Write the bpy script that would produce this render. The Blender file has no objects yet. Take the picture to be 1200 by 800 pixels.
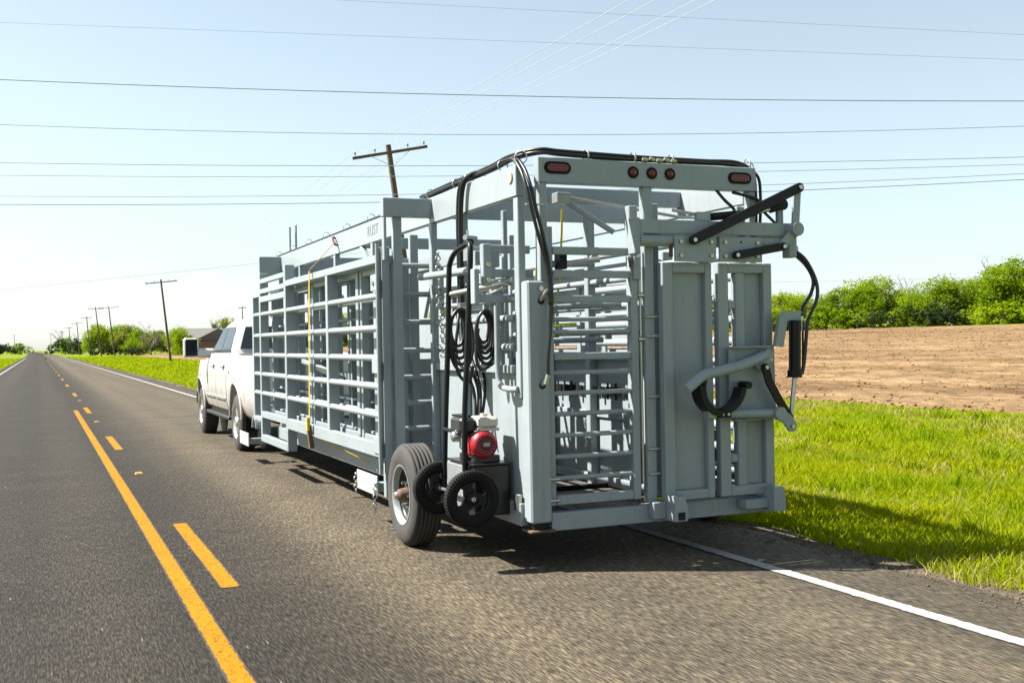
import bpy, bmesh, math, random
import numpy as np
from mathutils import Vector, Matrix

rnd = random.Random(7)
npr = np.random.default_rng(7)
S = bpy.context.scene
COL = S.collection
R = math.radians

# ------------------------------------------------------------------ camera
CAM_H = 1.6
yaw, roll = R(23.07), R(1.06)
_f = Vector((math.sin(yaw), math.cos(yaw), 0)); _r = Vector((math.cos(yaw), -math.sin(yaw), 0)); _u = Vector((0, 0, 1))
cx = _r * math.cos(roll) - _u * math.sin(roll)
cy = _r * math.sin(roll) + _u * math.cos(roll)
cz = -_f
cd = bpy.data.cameras.new('camera'); cam = bpy.data.objects.new('camera', cd); COL.objects.link(cam)
cd.sensor_width = 36; cd.lens = 1303 / 1200 * 36; cd.clip_start = .05; cd.clip_end = 8000
M = Matrix((cx, cy, cz)).transposed().to_4x4(); M.translation = Vector((0, 0, CAM_H)); cam.matrix_world = M
S.camera = cam

# ------------------------------------------------------------------ sky, sun, exposure
SUN = Vector((-.76, .38, 1.0)).normalized()
world = bpy.data.worlds.new('World'); S.world = world; world.use_nodes = True
wn = world.node_tree; bg = wn.nodes['Background']
sky = wn.nodes.new('ShaderNodeTexSky'); sky.sky_type = 'NISHITA'; sky.sun_disc = False
sky.sun_elevation = math.asin(SUN.z); sky.sun_rotation = math.atan2(SUN.x, SUN.y)
sky.air_density = 1.0; sky.dust_density = .6; sky.ozone_density = 1.0; sky.altitude = 0
hs = wn.nodes.new('ShaderNodeHueSaturation'); hs.inputs['Saturation'].default_value = .48; hs.inputs['Hue'].default_value = .485
wb = wn.nodes.new('ShaderNodeMixRGB'); wb.blend_type = 'MULTIPLY'; wb.inputs[0].default_value = 1; wb.inputs[2].default_value = (.95, 1.02, 1.06, 1)
wn.links.new(sky.outputs[0], hs.inputs['Color']); wn.links.new(hs.outputs[0], wb.inputs[1]); wn.links.new(wb.outputs[0], bg.inputs[0]); bg.inputs[1].default_value = .05
sl = bpy.data.lights.new('sun', 'SUN'); sl.energy = 5.0; sl.angle = R(.53); sl.color = (1.0, .95, .87)
so = bpy.data.objects.new('sun', sl); COL.objects.link(so)
so.rotation_euler = (-SUN).to_track_quat('-Z', 'Y').to_euler(); so.location = (-20, 20, 40)
vs = S.view_settings; vs.view_transform = 'Standard'; vs.look = 'None'; vs.gamma = 1; vs.exposure = 1.85
vs.use_curve_mapping = False

# ------------------------------------------------------------------ materials
def mat(name, col, rough=.5, metal=0., var=.12, vscale=3., spec=.5, bump=0., bscale=40., coat=0.):
    m = bpy.data.materials.new(name); m.use_nodes = True
    nt = m.node_tree; b = nt.nodes['Principled BSDF']
    b.inputs['Roughness'].default_value = rough; b.inputs['Metallic'].default_value = metal
    b.inputs['Specular IOR Level'].default_value = spec
    b.inputs['Coat Weight'].default_value = coat
    tc = nt.nodes.new('ShaderNodeTexCoord')
    no = nt.nodes.new('ShaderNodeTexNoise'); no.inputs['Scale'].default_value = vscale; no.inputs['Detail'].default_value = 6
    no.inputs['Roughness'].default_value = .65
    nt.links.new(tc.outputs['Object'], no.inputs['Vector'])
    rp = nt.nodes.new('ShaderNodeValToRGB')
    rp.color_ramp.elements[0].position = .3; rp.color_ramp.elements[1].position = .7
    rp.color_ramp.elements[0].color = tuple(c * (1 - var) for c in col) + (1,)
    rp.color_ramp.elements[1].color = tuple(min(1, c * (1 + var)) for c in col) + (1,)
    nt.links.new(no.outputs[0], rp.inputs[0]); nt.links.new(rp.outputs[0], b.inputs['Base Color'])
    mr = nt.nodes.new('ShaderNodeMapRange'); mr.inputs[3].default_value = max(0, rough - .08); mr.inputs[4].default_value = min(1, rough + .1)
    nt.links.new(no.outputs[0], mr.inputs[0]); nt.links.new(mr.outputs[0], b.inputs['Roughness'])
    if bump:
        n2 = nt.nodes.new('ShaderNodeTexNoise'); n2.inputs['Scale'].default_value = bscale; n2.inputs['Detail'].default_value = 4
        nt.links.new(tc.outputs['Object'], n2.inputs['Vector'])
        bp = nt.nodes.new('ShaderNodeBump'); bp.inputs['Strength'].default_value = bump; bp.inputs['Distance'].default_value = .01
        nt.links.new(n2.outputs[0], bp.inputs['Height']); nt.links.new(bp.outputs[0], b.inputs['Normal'])
    return m

PAINT = mat('grey_enamel_paint', (.222, .256, .272), .36, var=.06, vscale=2.5, spec=.35)
PAINT_D = mat('galvanised_grey', (.24, .26, .26), .35, metal=.35, var=.1, vscale=6)
WHITEP = mat('white_skid_paint', (.30, .31, .31), .4, var=.08)
BLACK = mat('black_powder_coat', (.007, .0075, .008), .38, var=.2, spec=.2)
RUBBER = mat('black_rubber', (.008, .0078, .0075), .75, spec=.15, var=.25, vscale=8)
TYRE = mat('dusty_tyre_rubber', (.033, .031, .028), .85, var=.3, vscale=7)
HOSE = mat('hydraulic_hose_rubber', (.008, .0076, .007), .38, var=.3, vscale=15)
CHROME = mat('zinc_plated_steel', (.42, .42, .4), .3, metal=.9, var=.12, vscale=20)
BOLT = mat('zinc_bolt', (.4, .4, .28), .35, metal=.7, var=.1)
RED = mat('red_engine_shroud', (.26, .007, .016), .35, var=.12)
TANK = mat('cream_fuel_tank', (.42, .40, .34), .35, var=.05)
DARKPL = mat('dark_plastic', (.012, .014, .0145), .45, var=.2)
LENS = mat('red_lamp_lens', (.11, .008, .005), .25, var=.35, vscale=60)
YELLOW = mat('yellow_webbing', (.45, .33, .012), .7, var=.1, vscale=30)
ORANGE = mat('faded_orange_webbing', (.42, .25, .13), .7, var=.1, vscale=30)
RUST = mat('rusty_steel', (.095, .05, .028), .8, var=.4, vscale=25, bump=.3)
OIL = mat('dark_steel_tank', (.014, .0145, .0145), .3, metal=.3, var=.3, vscale=5)
FLOOR = mat('chute_floor', (.07, .062, .055), .7, var=.4, vscale=5, bump=.4)
TRUCKW = mat('white_truck_paint', (.43, .43, .42), .25, var=.03, vscale=1.5, coat=.4)
TRIM = mat('black_truck_trim', (.009, .009, .0095), .5, var=.2)
ALLOY = mat('polished_wheel', (.55, .54, .52), .3, metal=.8, var=.15, vscale=9)
TAIL = mat('tail_lamp_red', (.35, .02, .02), .2, var=.1)
WOOD = mat('weathered_pole_wood', (.095, .068, .046), .85, var=.35, vscale=1.6, bump=.4, bscale=9)
INSUL = mat('glass_insulator', (.26, .28, .29), .2, var=.1)
WIRE = mat('aluminium_wire', (.42, .43, .44), .45, metal=.6, var=.1)
WIRED = mat('dark_cable', (.16, .19, .21), .6, var=.1)
GLASS = mat('tinted_glass', (.02, .028, .034), .06, var=.1, spec=.8)
GLASSL = mat('side_window_glass', (.010, .014, .018), .15, var=.15, spec=.12)
LETTER = mat('pale_grey_lettering', (.12, .15, .16), .5, var=.1)
GREEND = mat('green_decal', (.13, .21, .04), .5, var=.1)

# trailer paint: road dust film, rust chips
def worn_paint():
    nt = PAINT.node_tree; b = nt.nodes['Principled BSDF']; L = nt.links.new; N = nt.nodes.new
    old = b.inputs['Base Color'].links[0].from_socket; tc = N('ShaderNodeTexCoord')
    def nz(sc, det, ro=.65):
        n = N('ShaderNodeTexNoise'); n.inputs['Scale'].default_value = sc; n.inputs['Detail'].default_value = det; n.inputs['Roughness'].default_value = ro; L(tc.outputs['Object'], n.inputs['Vector']); return n.outputs[0]
    def rng(src, a, c, lo, hi):
        m = N('ShaderNodeMapRange'); m.inputs[1].default_value = a; m.inputs[2].default_value = c; m.inputs[3].default_value = lo; m.inputs[4].default_value = hi; L(src, m.inputs[0]); return m.outputs[0]
    def mix(f, a, col):
        m = N('ShaderNodeMixRGB'); L(f, m.inputs[0]); L(a, m.inputs[1]); m.inputs[2].default_value = col; return m.outputs[0]
    c = mix(rng(nz(1.1, 5), .52, .78, 0, .22), old, (.27, .26, .23, 1))
    c = mix(rng(nz(9, 8, .8), .60, .72, 0, .3), c, (.33, .37, .38, 1))
    c = mix(rng(nz(26, 6, .75), .70, .74, 0, .8), c, (.10, .055, .03, 1))
    mp = N('ShaderNodeMapping'); mp.inputs['Scale'].default_value = (16, 16, 1.1); L(tc.outputs['Object'], mp.inputs[0])
    st = N('ShaderNodeTexNoise'); st.inputs['Scale'].default_value = 1.6; st.inputs['Detail'].default_value = 5; L(mp.outputs[0], st.inputs['Vector'])
    c = mix(rng(st.outputs[0], .54, .72, 0, .3), c, (.15, .15, .135, 1))
    L(c, b.inputs['Base Color'])
    n3 = nz(7, 4); bp = N('ShaderNodeBump'); bp.inputs['Strength'].default_value = .12; bp.inputs['Distance'].default_value = .01; L(n3, bp.inputs['Height']); L(bp.outputs[0], b.inputs['Normal'])
worn_paint()

# truck paint: dust low on the doors is real dirt with its own shape
def dirty_truck():
    nt = TRUCKW.node_tree; b = nt.nodes['Principled BSDF']
    old = b.inputs['Base Color'].links[0].from_socket
    tc = nt.nodes.new('ShaderNodeTexCoord'); sp = nt.nodes.new('ShaderNodeSeparateXYZ'); nt.links.new(tc.outputs['Object'], sp.inputs[0])
    no = nt.nodes.new('ShaderNodeTexNoise'); no.inputs['Scale'].default_value = 4; no.inputs['Detail'].default_value = 5; nt.links.new(tc.outputs['Object'], no.inputs['Vector'])
    ad = nt.nodes.new('ShaderNodeMath'); ad.operation = 'MULTIPLY_ADD'; ad.inputs[1].default_value = .5
    nt.links.new(no.outputs[0], ad.inputs[0]); nt.links.new(sp.outputs['Z'], ad.inputs[2])
    mr = nt.nodes.new('ShaderNodeMapRange'); mr.inputs[1].default_value = 1.22; mr.inputs[2].default_value = .78; mr.inputs[3].default_value = 0; mr.inputs[4].default_value = .8
    nt.links.new(ad.outputs[0], mr.inputs[0])
    mx = nt.nodes.new('ShaderNodeMixRGB'); mx.inputs[2].default_value = (.2, .165, .115, 1)
    nt.links.new(mr.outputs[0], mx.inputs[0]); nt.links.new(old, mx.inputs[1]); nt.links.new(mx.outputs[0], b.inputs['Base Color'])
dirty_truck()

# ------------------------------------------------------------------ mesh helpers
class MB:
    """collects geometry for ONE mesh, in world coordinates"""
    def __init__(s): s.v = []; s.f = []; s.sm = []
    def add(s, vs, fs, smooth=False):
        o = len(s.v); s.v += [tuple(v) for v in vs]
        s.f += [tuple(i + o for i in f) for f in fs]; s.sm += [smooth] * len(fs); return s
    def box(s, x0, x1, y0, y1, z0, z1, b=.004):
        c = Vector(((x0 + x1) / 2, (y0 + y1) / 2, (z0 + z1) / 2)); h = Vector((abs(x1 - x0) / 2, abs(y1 - y0) / 2, abs(z1 - z0) / 2))
        return s.obox(c, h, Matrix.Identity(3), b)
    def obox(s, c, h, rot, b=.004):
        b = min(b, min(h) * .45)
        vs = []; idx = {}
        for sx in (-1, 1):
            for sy in (-1, 1):
                for sz in (-1, 1):
                    for a in range(3):
                        p = [sx * (h[0] - b), sy * (h[1] - b), sz * (h[2] - b)]
                        p[a] = (sx, sy, sz)[a] * h[a]
                        idx[(sx, sy, sz, a)] = len(vs); vs.append(Vector(c) + rot @ Vector(p))
        fs = []
        for a in range(3):
            o = [i for i in range(3) if i != a]
            for sg in (-1, 1):
                q = []
                for (u, w) in ((-1, -1), (1, -1), (1, 1), (-1, 1)):
                    k = [0, 0, 0]; k[a] = sg; k[o[0]] = u; k[o[1]] = w; q.append(idx[(*k, a)])
                n = (vs[q[1]] - vs[q[0]]).cross(vs[q[2]] - vs[q[1]])
                if n.dot(vs[q[0]] - Vector(c)) < 0: q.reverse()
                fs.append(q)
        for a in range(3):   # edge chamfers along axis a
            o = [i for i in range(3) if i != a]
            for u in (-1, 1):
                for w in (-1, 1):
                    k0 = [0, 0, 0]; k0[a] = -1; k0[o[0]] = u; k0[o[1]] = w; k1 = list(k0); k1[a] = 1
                    q = [idx[(*k0, o[0])], idx[(*k1, o[0])], idx[(*k1, o[1])], idx[(*k0, o[1])]]
                    n = (vs[q[1]] - vs[q[0]]).cross(vs[q[2]] - vs[q[1]])
                    if n.dot(vs[q[0]] - Vector(c)) < 0: q.reverse()
                    fs.append(q)
        for sx in (-1, 1):
            for sy in (-1, 1):
                for sz in (-1, 1):
                    q = [idx[(sx, sy, sz, 0)], idx[(sx, sy, sz, 1)], idx[(sx, sy, sz, 2)]]
                    n = (vs[q[1]] - vs[q[0]]).cross(vs[q[2]] - vs[q[1]])
                    if n.dot(vs[q[0]] - Vector(c)) < 0: q.reverse()
                    fs.append(q)
        return s.add(vs, fs)
    def beam(s, p, q, w, h, up=(0, 0, 1), b=.004):
        p, q = Vector(p), Vector(q); d = (q - p); L = d.length; d.normalize()
        x = d.cross(Vector(up)).normalized(); z = x.cross(d)
        rot = Matrix((x, d, z)).transposed()
        return s.obox((p + q) / 2, (w / 2, L / 2, h / 2), rot, b)
    def cyl(s, p, q, r, r2=None, n=12, cap=True, smooth=True):
        p, q = Vector(p), Vector(q); r2 = r if r2 is None else r2
        d = (q - p).normalized(); a = Vector((0, 0, 1)) if abs(d.z) < .9 else Vector((1, 0, 0))
        x = d.cross(a).normalized(); y = d.cross(x)
        vs = []
        for c, rr in ((p, r), (q, r2)):
            for i in range(n):
                t = 2 * math.pi * i / n; vs.append(c + x * (rr * math.cos(t)) + y * (rr * math.sin(t)))
        s.add(vs, [(i, (i + 1) % n, n + (i + 1) % n, n + i) for i in range(n)], smooth)
        if cap:
            s.add(vs[:n], [tuple(range(n))[::-1]]); s.add(vs[n:], [tuple(range(n))])
        return s
    def tube(s, pts, r, n=8, smooth_path=True, sub=6, rfun=None):
        pts = [Vector(p) for p in pts]
        if smooth_path and len(pts) > 2:
            P = [pts[0] * 2 - pts[1]] + pts + [pts[-1] * 2 - pts[-2]]; out = []
            for i in range(1, len(P) - 2):
                for k in range(sub):
                    t = k / sub
                    out.append(.5 * ((2 * P[i]) + (P[i + 1] - P[i - 1]) * t + (2 * P[i - 1] - 5 * P[i] + 4 * P[i + 1] - P[i + 2]) * t * t + (3 * P[i] - P[i - 1] - 3 * P[i + 1] + P[i + 2]) * t ** 3))
            out.append(pts[-1]); pts = out
        m = len(pts); vs = []; x = None
        for i, c in enumerate(pts):
            d = (pts[min(i + 1, m - 1)] - pts[max(i - 1, 0)]).normalized()
            if x is None:
                a = Vector((0, 0, 1)) if abs(d.z) < .9 else Vector((1, 0, 0)); x = d.cross(a).normalized()
            else:
                x = (x - d * x.dot(d)).normalized()
            y = d.cross(x); rr = rfun(i / (m - 1)) if rfun else r
            for k in range(n):
                t = 2 * math.pi * k / n; vs.append(c + x * (rr * math.cos(t)) + y * (rr * math.sin(t)))
        fs = [(i * n + k, i * n + (k + 1) % n, (i + 1) * n + (k + 1) % n, (i + 1) * n + k) for i in range(m - 1) for k in range(n)]
        s.add(vs, fs, True)
        s.add(vs[:n], [tuple(range(n))[::-1]]); s.add(vs[-n:], [tuple(range(n))]); return s
    def lathe(s, c, axis, prof, n=32, smooth=True):
        """prof: (offset along axis, radius)"""
        c = Vector(c); d = Vector(axis).normalized(); a = Vector((0, 0, 1)) if abs(d.z) < .9 else Vector((1, 0, 0))
        x = d.cross(a).normalized(); y = d.cross(x); vs = []
        for (o, r) in prof:
            for k in range(n):
                t = 2 * math.pi * k / n; vs.append(c + d * o + x * (r * math.cos(t)) + y * (r * math.sin(t)))
        m = len(prof)
        return s.add(vs, [(i * n + k, i * n + (k + 1) % n, (i + 1) * n + (k + 1) % n, (i + 1) * n + k) for i in range(m - 1) for k in range(n)], smooth)
    def prism(s, poly, ext):
        """poly: list of 3D points (planar), extruded by vector ext"""
        e = Vector(ext); a = [Vector(p) for p in poly]; n = len(a)
        nrm = Vector((0, 0, 0))
        for i in range(n): nrm += a[i].cross(a[(i + 1) % n])
        if nrm.dot(e) > 0: a.reverse()
        vs = a + [p + e for p in a]
        return s.add(vs, [tuple(range(n)), tuple(range(2 * n - 1, n - 1, -1))] + [((i + 1) % n, i, n + i, n + (i + 1) % n) for i in range(n)])
    def mesh(s, name, m, org=(0, 0, 0)):
        me = bpy.data.meshes.new(name); o = Vector(org)
        me.from_pydata([tuple(Vector(v) - o) for v in s.v], [], s.f); me.materials.append(m)
        if any(s.sm): me.polygons.foreach_set('use_smooth', s.sm)
        me.update(); return me
    def build(s, name, m, parent=None, org=None):
        """org: world position of the parent's (thing's) origin"""
        if org is None: org = parent['_o'] if parent is not None and '_o' in parent else (0, 0, 0)
        ob = bpy.data.objects.new(name, s.mesh(name, m, org)); COL.objects.link(ob)
        if parent is not None:
            ob.parent = parent; ORG[ob.name] = org
        return ob
ORG = {}
def tag(o, label=None, cat=None, group=None, kind=None):
    if label: o['label'] = label
    if cat: o['category'] = cat
    if group: o['group'] = group
    if kind: o['kind'] = kind
    return o
def thing(name, loc, label, cat, group=None):
    o = bpy.data.objects.new(name, None); COL.objects.link(o); o.location = loc; o.empty_display_size = .2
    ORG[o.name] = tuple(loc); return tag(o, label, cat, group)
def put(mb, name, m, parent): return mb.build(name, m, parent, ORG[parent.name])
def copy_tree(o, parent=None):
    c = o.copy(); COL.objects.link(c); c.parent = parent
    for ch in o.children: copy_tree(ch, c)
    return c
def arr_mesh(name, verts, tris, m, smooth=False):
    me = bpy.data.meshes.new(name); nv = len(verts); nf = len(tris); k = tris.shape[1]
    me.vertices.add(nv); me.vertices.foreach_set('co', verts.astype(np.float32).ravel())
    me.loops.add(nf * k); me.loops.foreach_set('vertex_index', tris.astype(np.int32).ravel())
    me.polygons.add(nf); me.polygons.foreach_set('loop_start', np.arange(0, nf * k, k, dtype=np.int32))
    me.polygons.foreach_set('loop_total', np.full(nf, k, dtype=np.int32))
    if smooth: me.polygons.foreach_set('use_smooth', np.ones(nf, dtype=bool))
    me.update(calc_edges=True); me.validate(); me.materials.append(m); return me
def obj(name, me, **kw):
    o = bpy.data.objects.new(name, me); COL.objects.link(o); return tag(o, **kw)
# ------------------------------------------------------------------ ground materials
def nodes_of(name):
    m = bpy.data.materials.new(name); m.use_nodes = True; nt = m.node_tree
    return m, nt, nt.nodes['Principled BSDF'], (lambda t: nt.nodes.new('ShaderNode' + t)), nt.links.new
def coords(N, L, sc):
    tc = N('TexCoord'); mp = N('Mapping'); mp.inputs['Scale'].default_value = sc; L(tc.outputs['Object'], mp.inputs[0]); return mp.outputs[0]
def noise(N, L, vec, scale, detail=5, rough=.6):
    n = N('TexNoise'); n.inputs['Scale'].default_value = scale; n.inputs['Detail'].default_value = detail; n.inputs['Roughness'].default_value = rough
    L(vec, n.inputs['Vector']); return n.outputs[0]
def ramp(N, L, src, stops):
    r = N('ValToRGB'); e = r.color_ramp.elements
    while len(e) < len(stops): e.new(.5)
    for i, (p, c) in enumerate(stops): e[i].position = p; e[i].color = tuple(c) + (1,)
    L(src, r.inputs[0]); return r.outputs[0]
def mixc(N, L, fac, a, b, mode='MIX'):
    m = N('MixRGB'); m.blend_type = mode
    for i, s in ((0, fac), (1, a), (2, b)):
        if isinstance(s, (int, float)): m.inputs[i].default_value = s
        elif isinstance(s, tuple): m.inputs[i].default_value = s + (1,)
        else: L(s, m.inputs[i])
    return m.outputs[0]

def asphalt():
    m, nt, b, N, L = nodes_of('worn_asphalt')
    vS = coords(N, L, (1, .10, 1)); v = coords(N, L, (1, 1, 1)); vl = coords(N, L, (1, .04, 1))
    tone = ramp(N, L, noise(N, L, vl, .7, 4), [(.35, (.044, .039, .031)), (.65, (.056, .048, .037))])
    tc = N('TexCoord'); sp = N('SeparateXYZ'); L(tc.outputs['Object'], sp.inputs[0])
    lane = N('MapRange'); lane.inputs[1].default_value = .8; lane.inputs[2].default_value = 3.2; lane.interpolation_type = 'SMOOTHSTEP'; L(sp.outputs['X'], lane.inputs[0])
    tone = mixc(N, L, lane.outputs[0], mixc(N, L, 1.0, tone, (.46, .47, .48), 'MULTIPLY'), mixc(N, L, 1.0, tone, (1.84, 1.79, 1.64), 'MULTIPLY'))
    w = N('Math'); w.operation = 'SINE'; k_ = N('Math'); k_.operation = 'MULTIPLY_ADD'; k_.inputs[1].default_value = 3.45; k_.inputs[2].default_value = .2; L(sp.outputs['X'], k_.inputs[0]); L(k_.outputs[0], w.inputs[0])
    track = ramp(N, L, w.outputs[0], [(.0, (.86, .86, .87)), (1., (1.08, 1.07, 1.05))]); tone = mixc(N, L, 1., tone, track, 'MULTIPLY')
    patchy = ramp(N, L, noise(N, L, v, 1.1, 5, .6), [(.3, (.84, .84, .85)), (.7, (1.12, 1.11, 1.1))]); tone = mixc(N, L, 1., tone, patchy, 'MULTIPLY')
    sp1 = ramp(N, L, noise(N, L, vS, 105, 2, .6), [(.36, (.36, .36, .37)), (.5, (.9, .9, .9)), (.63, (1.95, 1.86, 1.7))])
    sp2 = ramp(N, L, noise(N, L, vS, 34, 3, .75), [(.34, (.76, .76, .77)), (.5, (.97, .97, .97)), (.66, (1.28, 1.26, 1.22))])
    col = mixc(N, L, 1., mixc(N, L, .95, tone, sp1, 'MULTIPLY'), sp2, 'MULTIPLY')
    vo = N('TexVoronoi'); vo.inputs['Scale'].default_value = 26; L(vS, vo.inputs['Vector'])
    pale = ramp(N, L, vo.outputs['Distance'], [(.0, (1, 1, 1)), (.14, (0, 0, 0))])
    pick = N('SeparateColor'); L(vo.outputs['Color'], pick.inputs[0])
    pk = N('MapRange'); pk.inputs[1].default_value = .8; pk.inputs[2].default_value = .9; L(pick.outputs[0], pk.inputs[0])
    ml = N('Math'); ml.operation = 'MULTIPLY'; L(pale, ml.inputs[0]); L(pk.outputs[0], ml.inputs[1])
    col = mixc(N, L, ml.outputs[0], col, (.19, .165, .125))
    L(col, b.inputs['Base Color']); b.inputs['Roughness'].default_value = .9; b.inputs['Specular IOR Level'].default_value = .15
    bp = N('Bump'); bp.inputs['Strength'].default_value = .55; bp.inputs['Distance'].default_value = .008
    L(noise(N, L, vS, 80, 3, .7), bp.inputs['Height']); L(bp.outputs[0], b.inputs['Normal']); return m
def roadpaint(name, col, xc, w):
    m, nt, b, N, L = nodes_of(name)
    v = coords(N, L, (1, .3, 1))
    wear = ramp(N, L, noise(N, L, v, 70, 5, .85), [(.37, (.14, .13, .13)), (.48, (1, 1, 1))])
    big = ramp(N, L, noise(N, L, v, 3, 4), [(.3, (.85, .85, .85)), (.7, (1, 1, 1))])
    base = mixc(N, L, 1., mixc(N, L, .75, col, wear, 'MULTIPLY'), big, 'MULTIPLY')
    tc = N('TexCoord'); sp = N('SeparateXYZ'); L(tc.outputs['Object'], sp.inputs[0])
    a = N('Math'); a.operation = 'SUBTRACT'; a.inputs[1].default_value = xc; L(sp.outputs['X'], a.inputs[0]); c = N('Math'); c.operation = 'ABSOLUTE'; L(a.outputs[0], c.inputs[0])
    e = N('MapRange'); e.inputs[1].default_value = w / 2 - .022; e.inputs[2].default_value = w / 2; e.inputs[3].default_value = 0; e.inputs[4].default_value = .42; L(c.outputs[0], e.inputs[0])
    ad = N('Math'); ad.operation = 'ADD'; L(e.outputs[0], ad.inputs[0]); L(noise(N, L, v, 55, 4, .75), ad.inputs[1])
    bare = ramp(N, L, ad.outputs[0], [(.66, (0, 0, 0)), (.74, (1, 1, 1))])
    L(mixc(N, L, bare, base, (.045, .041, .035)), b.inputs['Base Color']); b.inputs['Roughness'].default_value = .85; b.inputs['Specular IOR Level'].default_value = .1
    bp = N('Bump'); bp.inputs['Strength'].default_value = .3; bp.inputs['Distance'].default_value = .005
    L(noise(N, L, v, 80, 3), bp.inputs['Height']); L(bp.outputs[0], b.inputs['Normal']); return m
def turf():
    m, nt, b, N, L = nodes_of('roadside_turf')
    v = coords(N, L, (1, .6, 1)); v2 = coords(N, L, (1, 1, 1))
    a = ramp(N, L, noise(N, L, v, .8, 6, .65), [(.28, (.065, .11, .002)), (.45, (.105, .15, .003)), (.62, (.14, .17, .008)), (.75, (.22, .18, .07))])
    f = ramp(N, L, noise(N, L, v2, 14, 4, .7), [(.3, (.55, .6, .5)), (.7, (1.25, 1.2, 1.1))])
    L(mixc(N, L, 1., a, f, 'MULTIPLY'), b.inputs['Base Color']); b.inputs['Roughness'].default_value = .9; b.inputs['Specular IOR Level'].default_value = .1
    bp = N('Bump'); bp.inputs['Strength'].default_value = .8; bp.inputs['Distance'].default_value = .06
    L(noise(N, L, v2, 9, 5), bp.inputs['Height']); L(bp.outputs[0], b.inputs['Normal']); return m
def soil():
    m, nt, b, N, L = nodes_of('ploughed_soil')
    v = coords(N, L, (1, .35, 1)); v2 = coords(N, L, (1, 1, 1)); v3 = coords(N, L, (.11, .008, .1))
    a = ramp(N, L, noise(N, L, v, .35, 5, .6), [(.3, (.105, .066, .033)), (.5, (.155, .102, .052)), (.7, (.205, .145, .082))])
    band = ramp(N, L, noise(N, L, v3, 1., 3), [(.35, (.78, .74, .72)), (.6, (1.08, 1.06, 1.04))])
    f = ramp(N, L, noise(N, L, v, 2.2, 7, .8), [(.38, (.52, .48, .45)), (.5, (1., 1., 1.)), (.62, (1.45, 1.42, 1.36))])
    L(mixc(N, L, 1., mixc(N, L, 1., a, band, 'MULTIPLY'), f, 'MULTIPLY'), b.inputs['Base Color']); b.inputs['Roughness'].default_value = .95; b.inputs['Specular IOR Level'].default_value = .1
    bp = N('Bump'); bp.inputs['Strength'].default_value = .7; bp.inputs['Distance'].default_value = .08
    L(noise(N, L, v2, 3., 5, .7), bp.inputs['Height']); L(bp.outputs[0], b.inputs['Normal']); return m
def foliage(name, c0, c1, trans=.35, vs=.5):
    m, nt, b, N, L = nodes_of(name)
    geo = N('NewGeometry'); tc = N('TexCoord'); oi = N('ObjectInfo')
    n = noise(N, L, tc.outputs['Object'], vs, 3)
    ad = N('Math'); ad.operation = 'MULTIPLY_ADD'; ad.inputs[1].default_value = .35; L(oi.outputs['Random'], ad.inputs[0]); L(n, ad.inputs[2])
    col = ramp(N, L, ad.outputs[0], [(.42, c0), (.85, c1)])
    b.inputs['Roughness'].default_value = .7; b.inputs['Specular IOR Level'].default_value = .06; L(col, b.inputs['Base Color'])
    t = N('BsdfTranslucent'); L(mixc(N, L, 1., col, (1.15, 1.2, .6), 'MULTIPLY'), t.inputs[0]); mx = N('MixShader'); mx.inputs[0].default_value = trans
    L(b.outputs[0], mx.inputs[1]); L(t.outputs[0], mx.inputs[2]); L(mx.outputs[0], nt.nodes['Material Output'].inputs[0]); return m
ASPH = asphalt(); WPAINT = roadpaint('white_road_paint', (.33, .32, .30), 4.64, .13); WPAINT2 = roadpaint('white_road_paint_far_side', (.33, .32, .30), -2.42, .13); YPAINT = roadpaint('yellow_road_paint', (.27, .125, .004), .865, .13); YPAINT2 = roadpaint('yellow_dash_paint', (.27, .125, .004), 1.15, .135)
TURF = turf(); SOIL = soil()
BLADE = foliage('grass_blades', (.105, .205, .001), (.245, .272, .003), .45, .5)
STRAW = foliage('dry_straw', (.22, .17, .07), (.36, .27, .14), .3, .5)
LEAF = foliage('spring_leaves', (.105, .18, .006), (.235, .30, .012), .55, .35)
LEAFY = foliage('yellow_spring_leaves', (.12, .155, .02), (.21, .23, .045), .45, .4)
LEAFD = foliage('dark_evergreen_leaves', (.018, .035, .010), (.04, .06, .014), .2, .5)
BARK = mat('grey_bark', (.09, .075, .06), .9, var=.3, vscale=3, bump=.4, bscale=12)
TWIG = mat('bare_twigs', (.15, .135, .11), .9, var=.2)

# ------------------------------------------------------------------ terrain
def sm(t): t = np.clip(t, 0, 1); return t * t * (3 - 2 * t)
def hgt(x, y):
    x = np.asarray(x, float); y = np.asarray(y, float)
    z = -.03 - .10 * sm((x - 5.4) / 2.5) + .12 * sm((x - 10) / 7)
    z = z + (.022 + .00005 * np.clip(y, 0, 200)) * np.clip(x - 17, 0, 130) * (.25 + .75 * (1 - sm((y - 170) / 160)))
    z = z - .08 * sm((-3.6 - x) / 3)
    return z
def grid(xs, ys, zf):
    X, Y = np.meshgrid(xs, ys); Z = zf(X, Y); v = np.stack([X, Y, Z], -1).reshape(-1, 3)
    nx, ny = len(xs), len(ys); i = np.arange(nx - 1)[None, :] + (np.arange(ny - 1) * nx)[:, None]; i = i.ravel()
    return v, np.stack([i, i + 1, i + nx + 1, i + nx], -1)
gx = np.concatenate([[-3000, -1500, -700, -300, -120, -60, -30, -15, -8], np.arange(-6, 20, 1.), np.arange(20, 160, 6.), [170, 220, 320, 600, 1200, 3000]])
gy = np.concatenate([[-80, -40, -20, -10], np.arange(-6, 60, 2.), np.arange(60, 400, 8.), [420, 480, 600, 800, 1200, 2000, 4500]])
v, f = grid(gx, gy, hgt); obj('ground', arr_mesh('ground', v, f, TURF, True), kind='structure')
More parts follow.
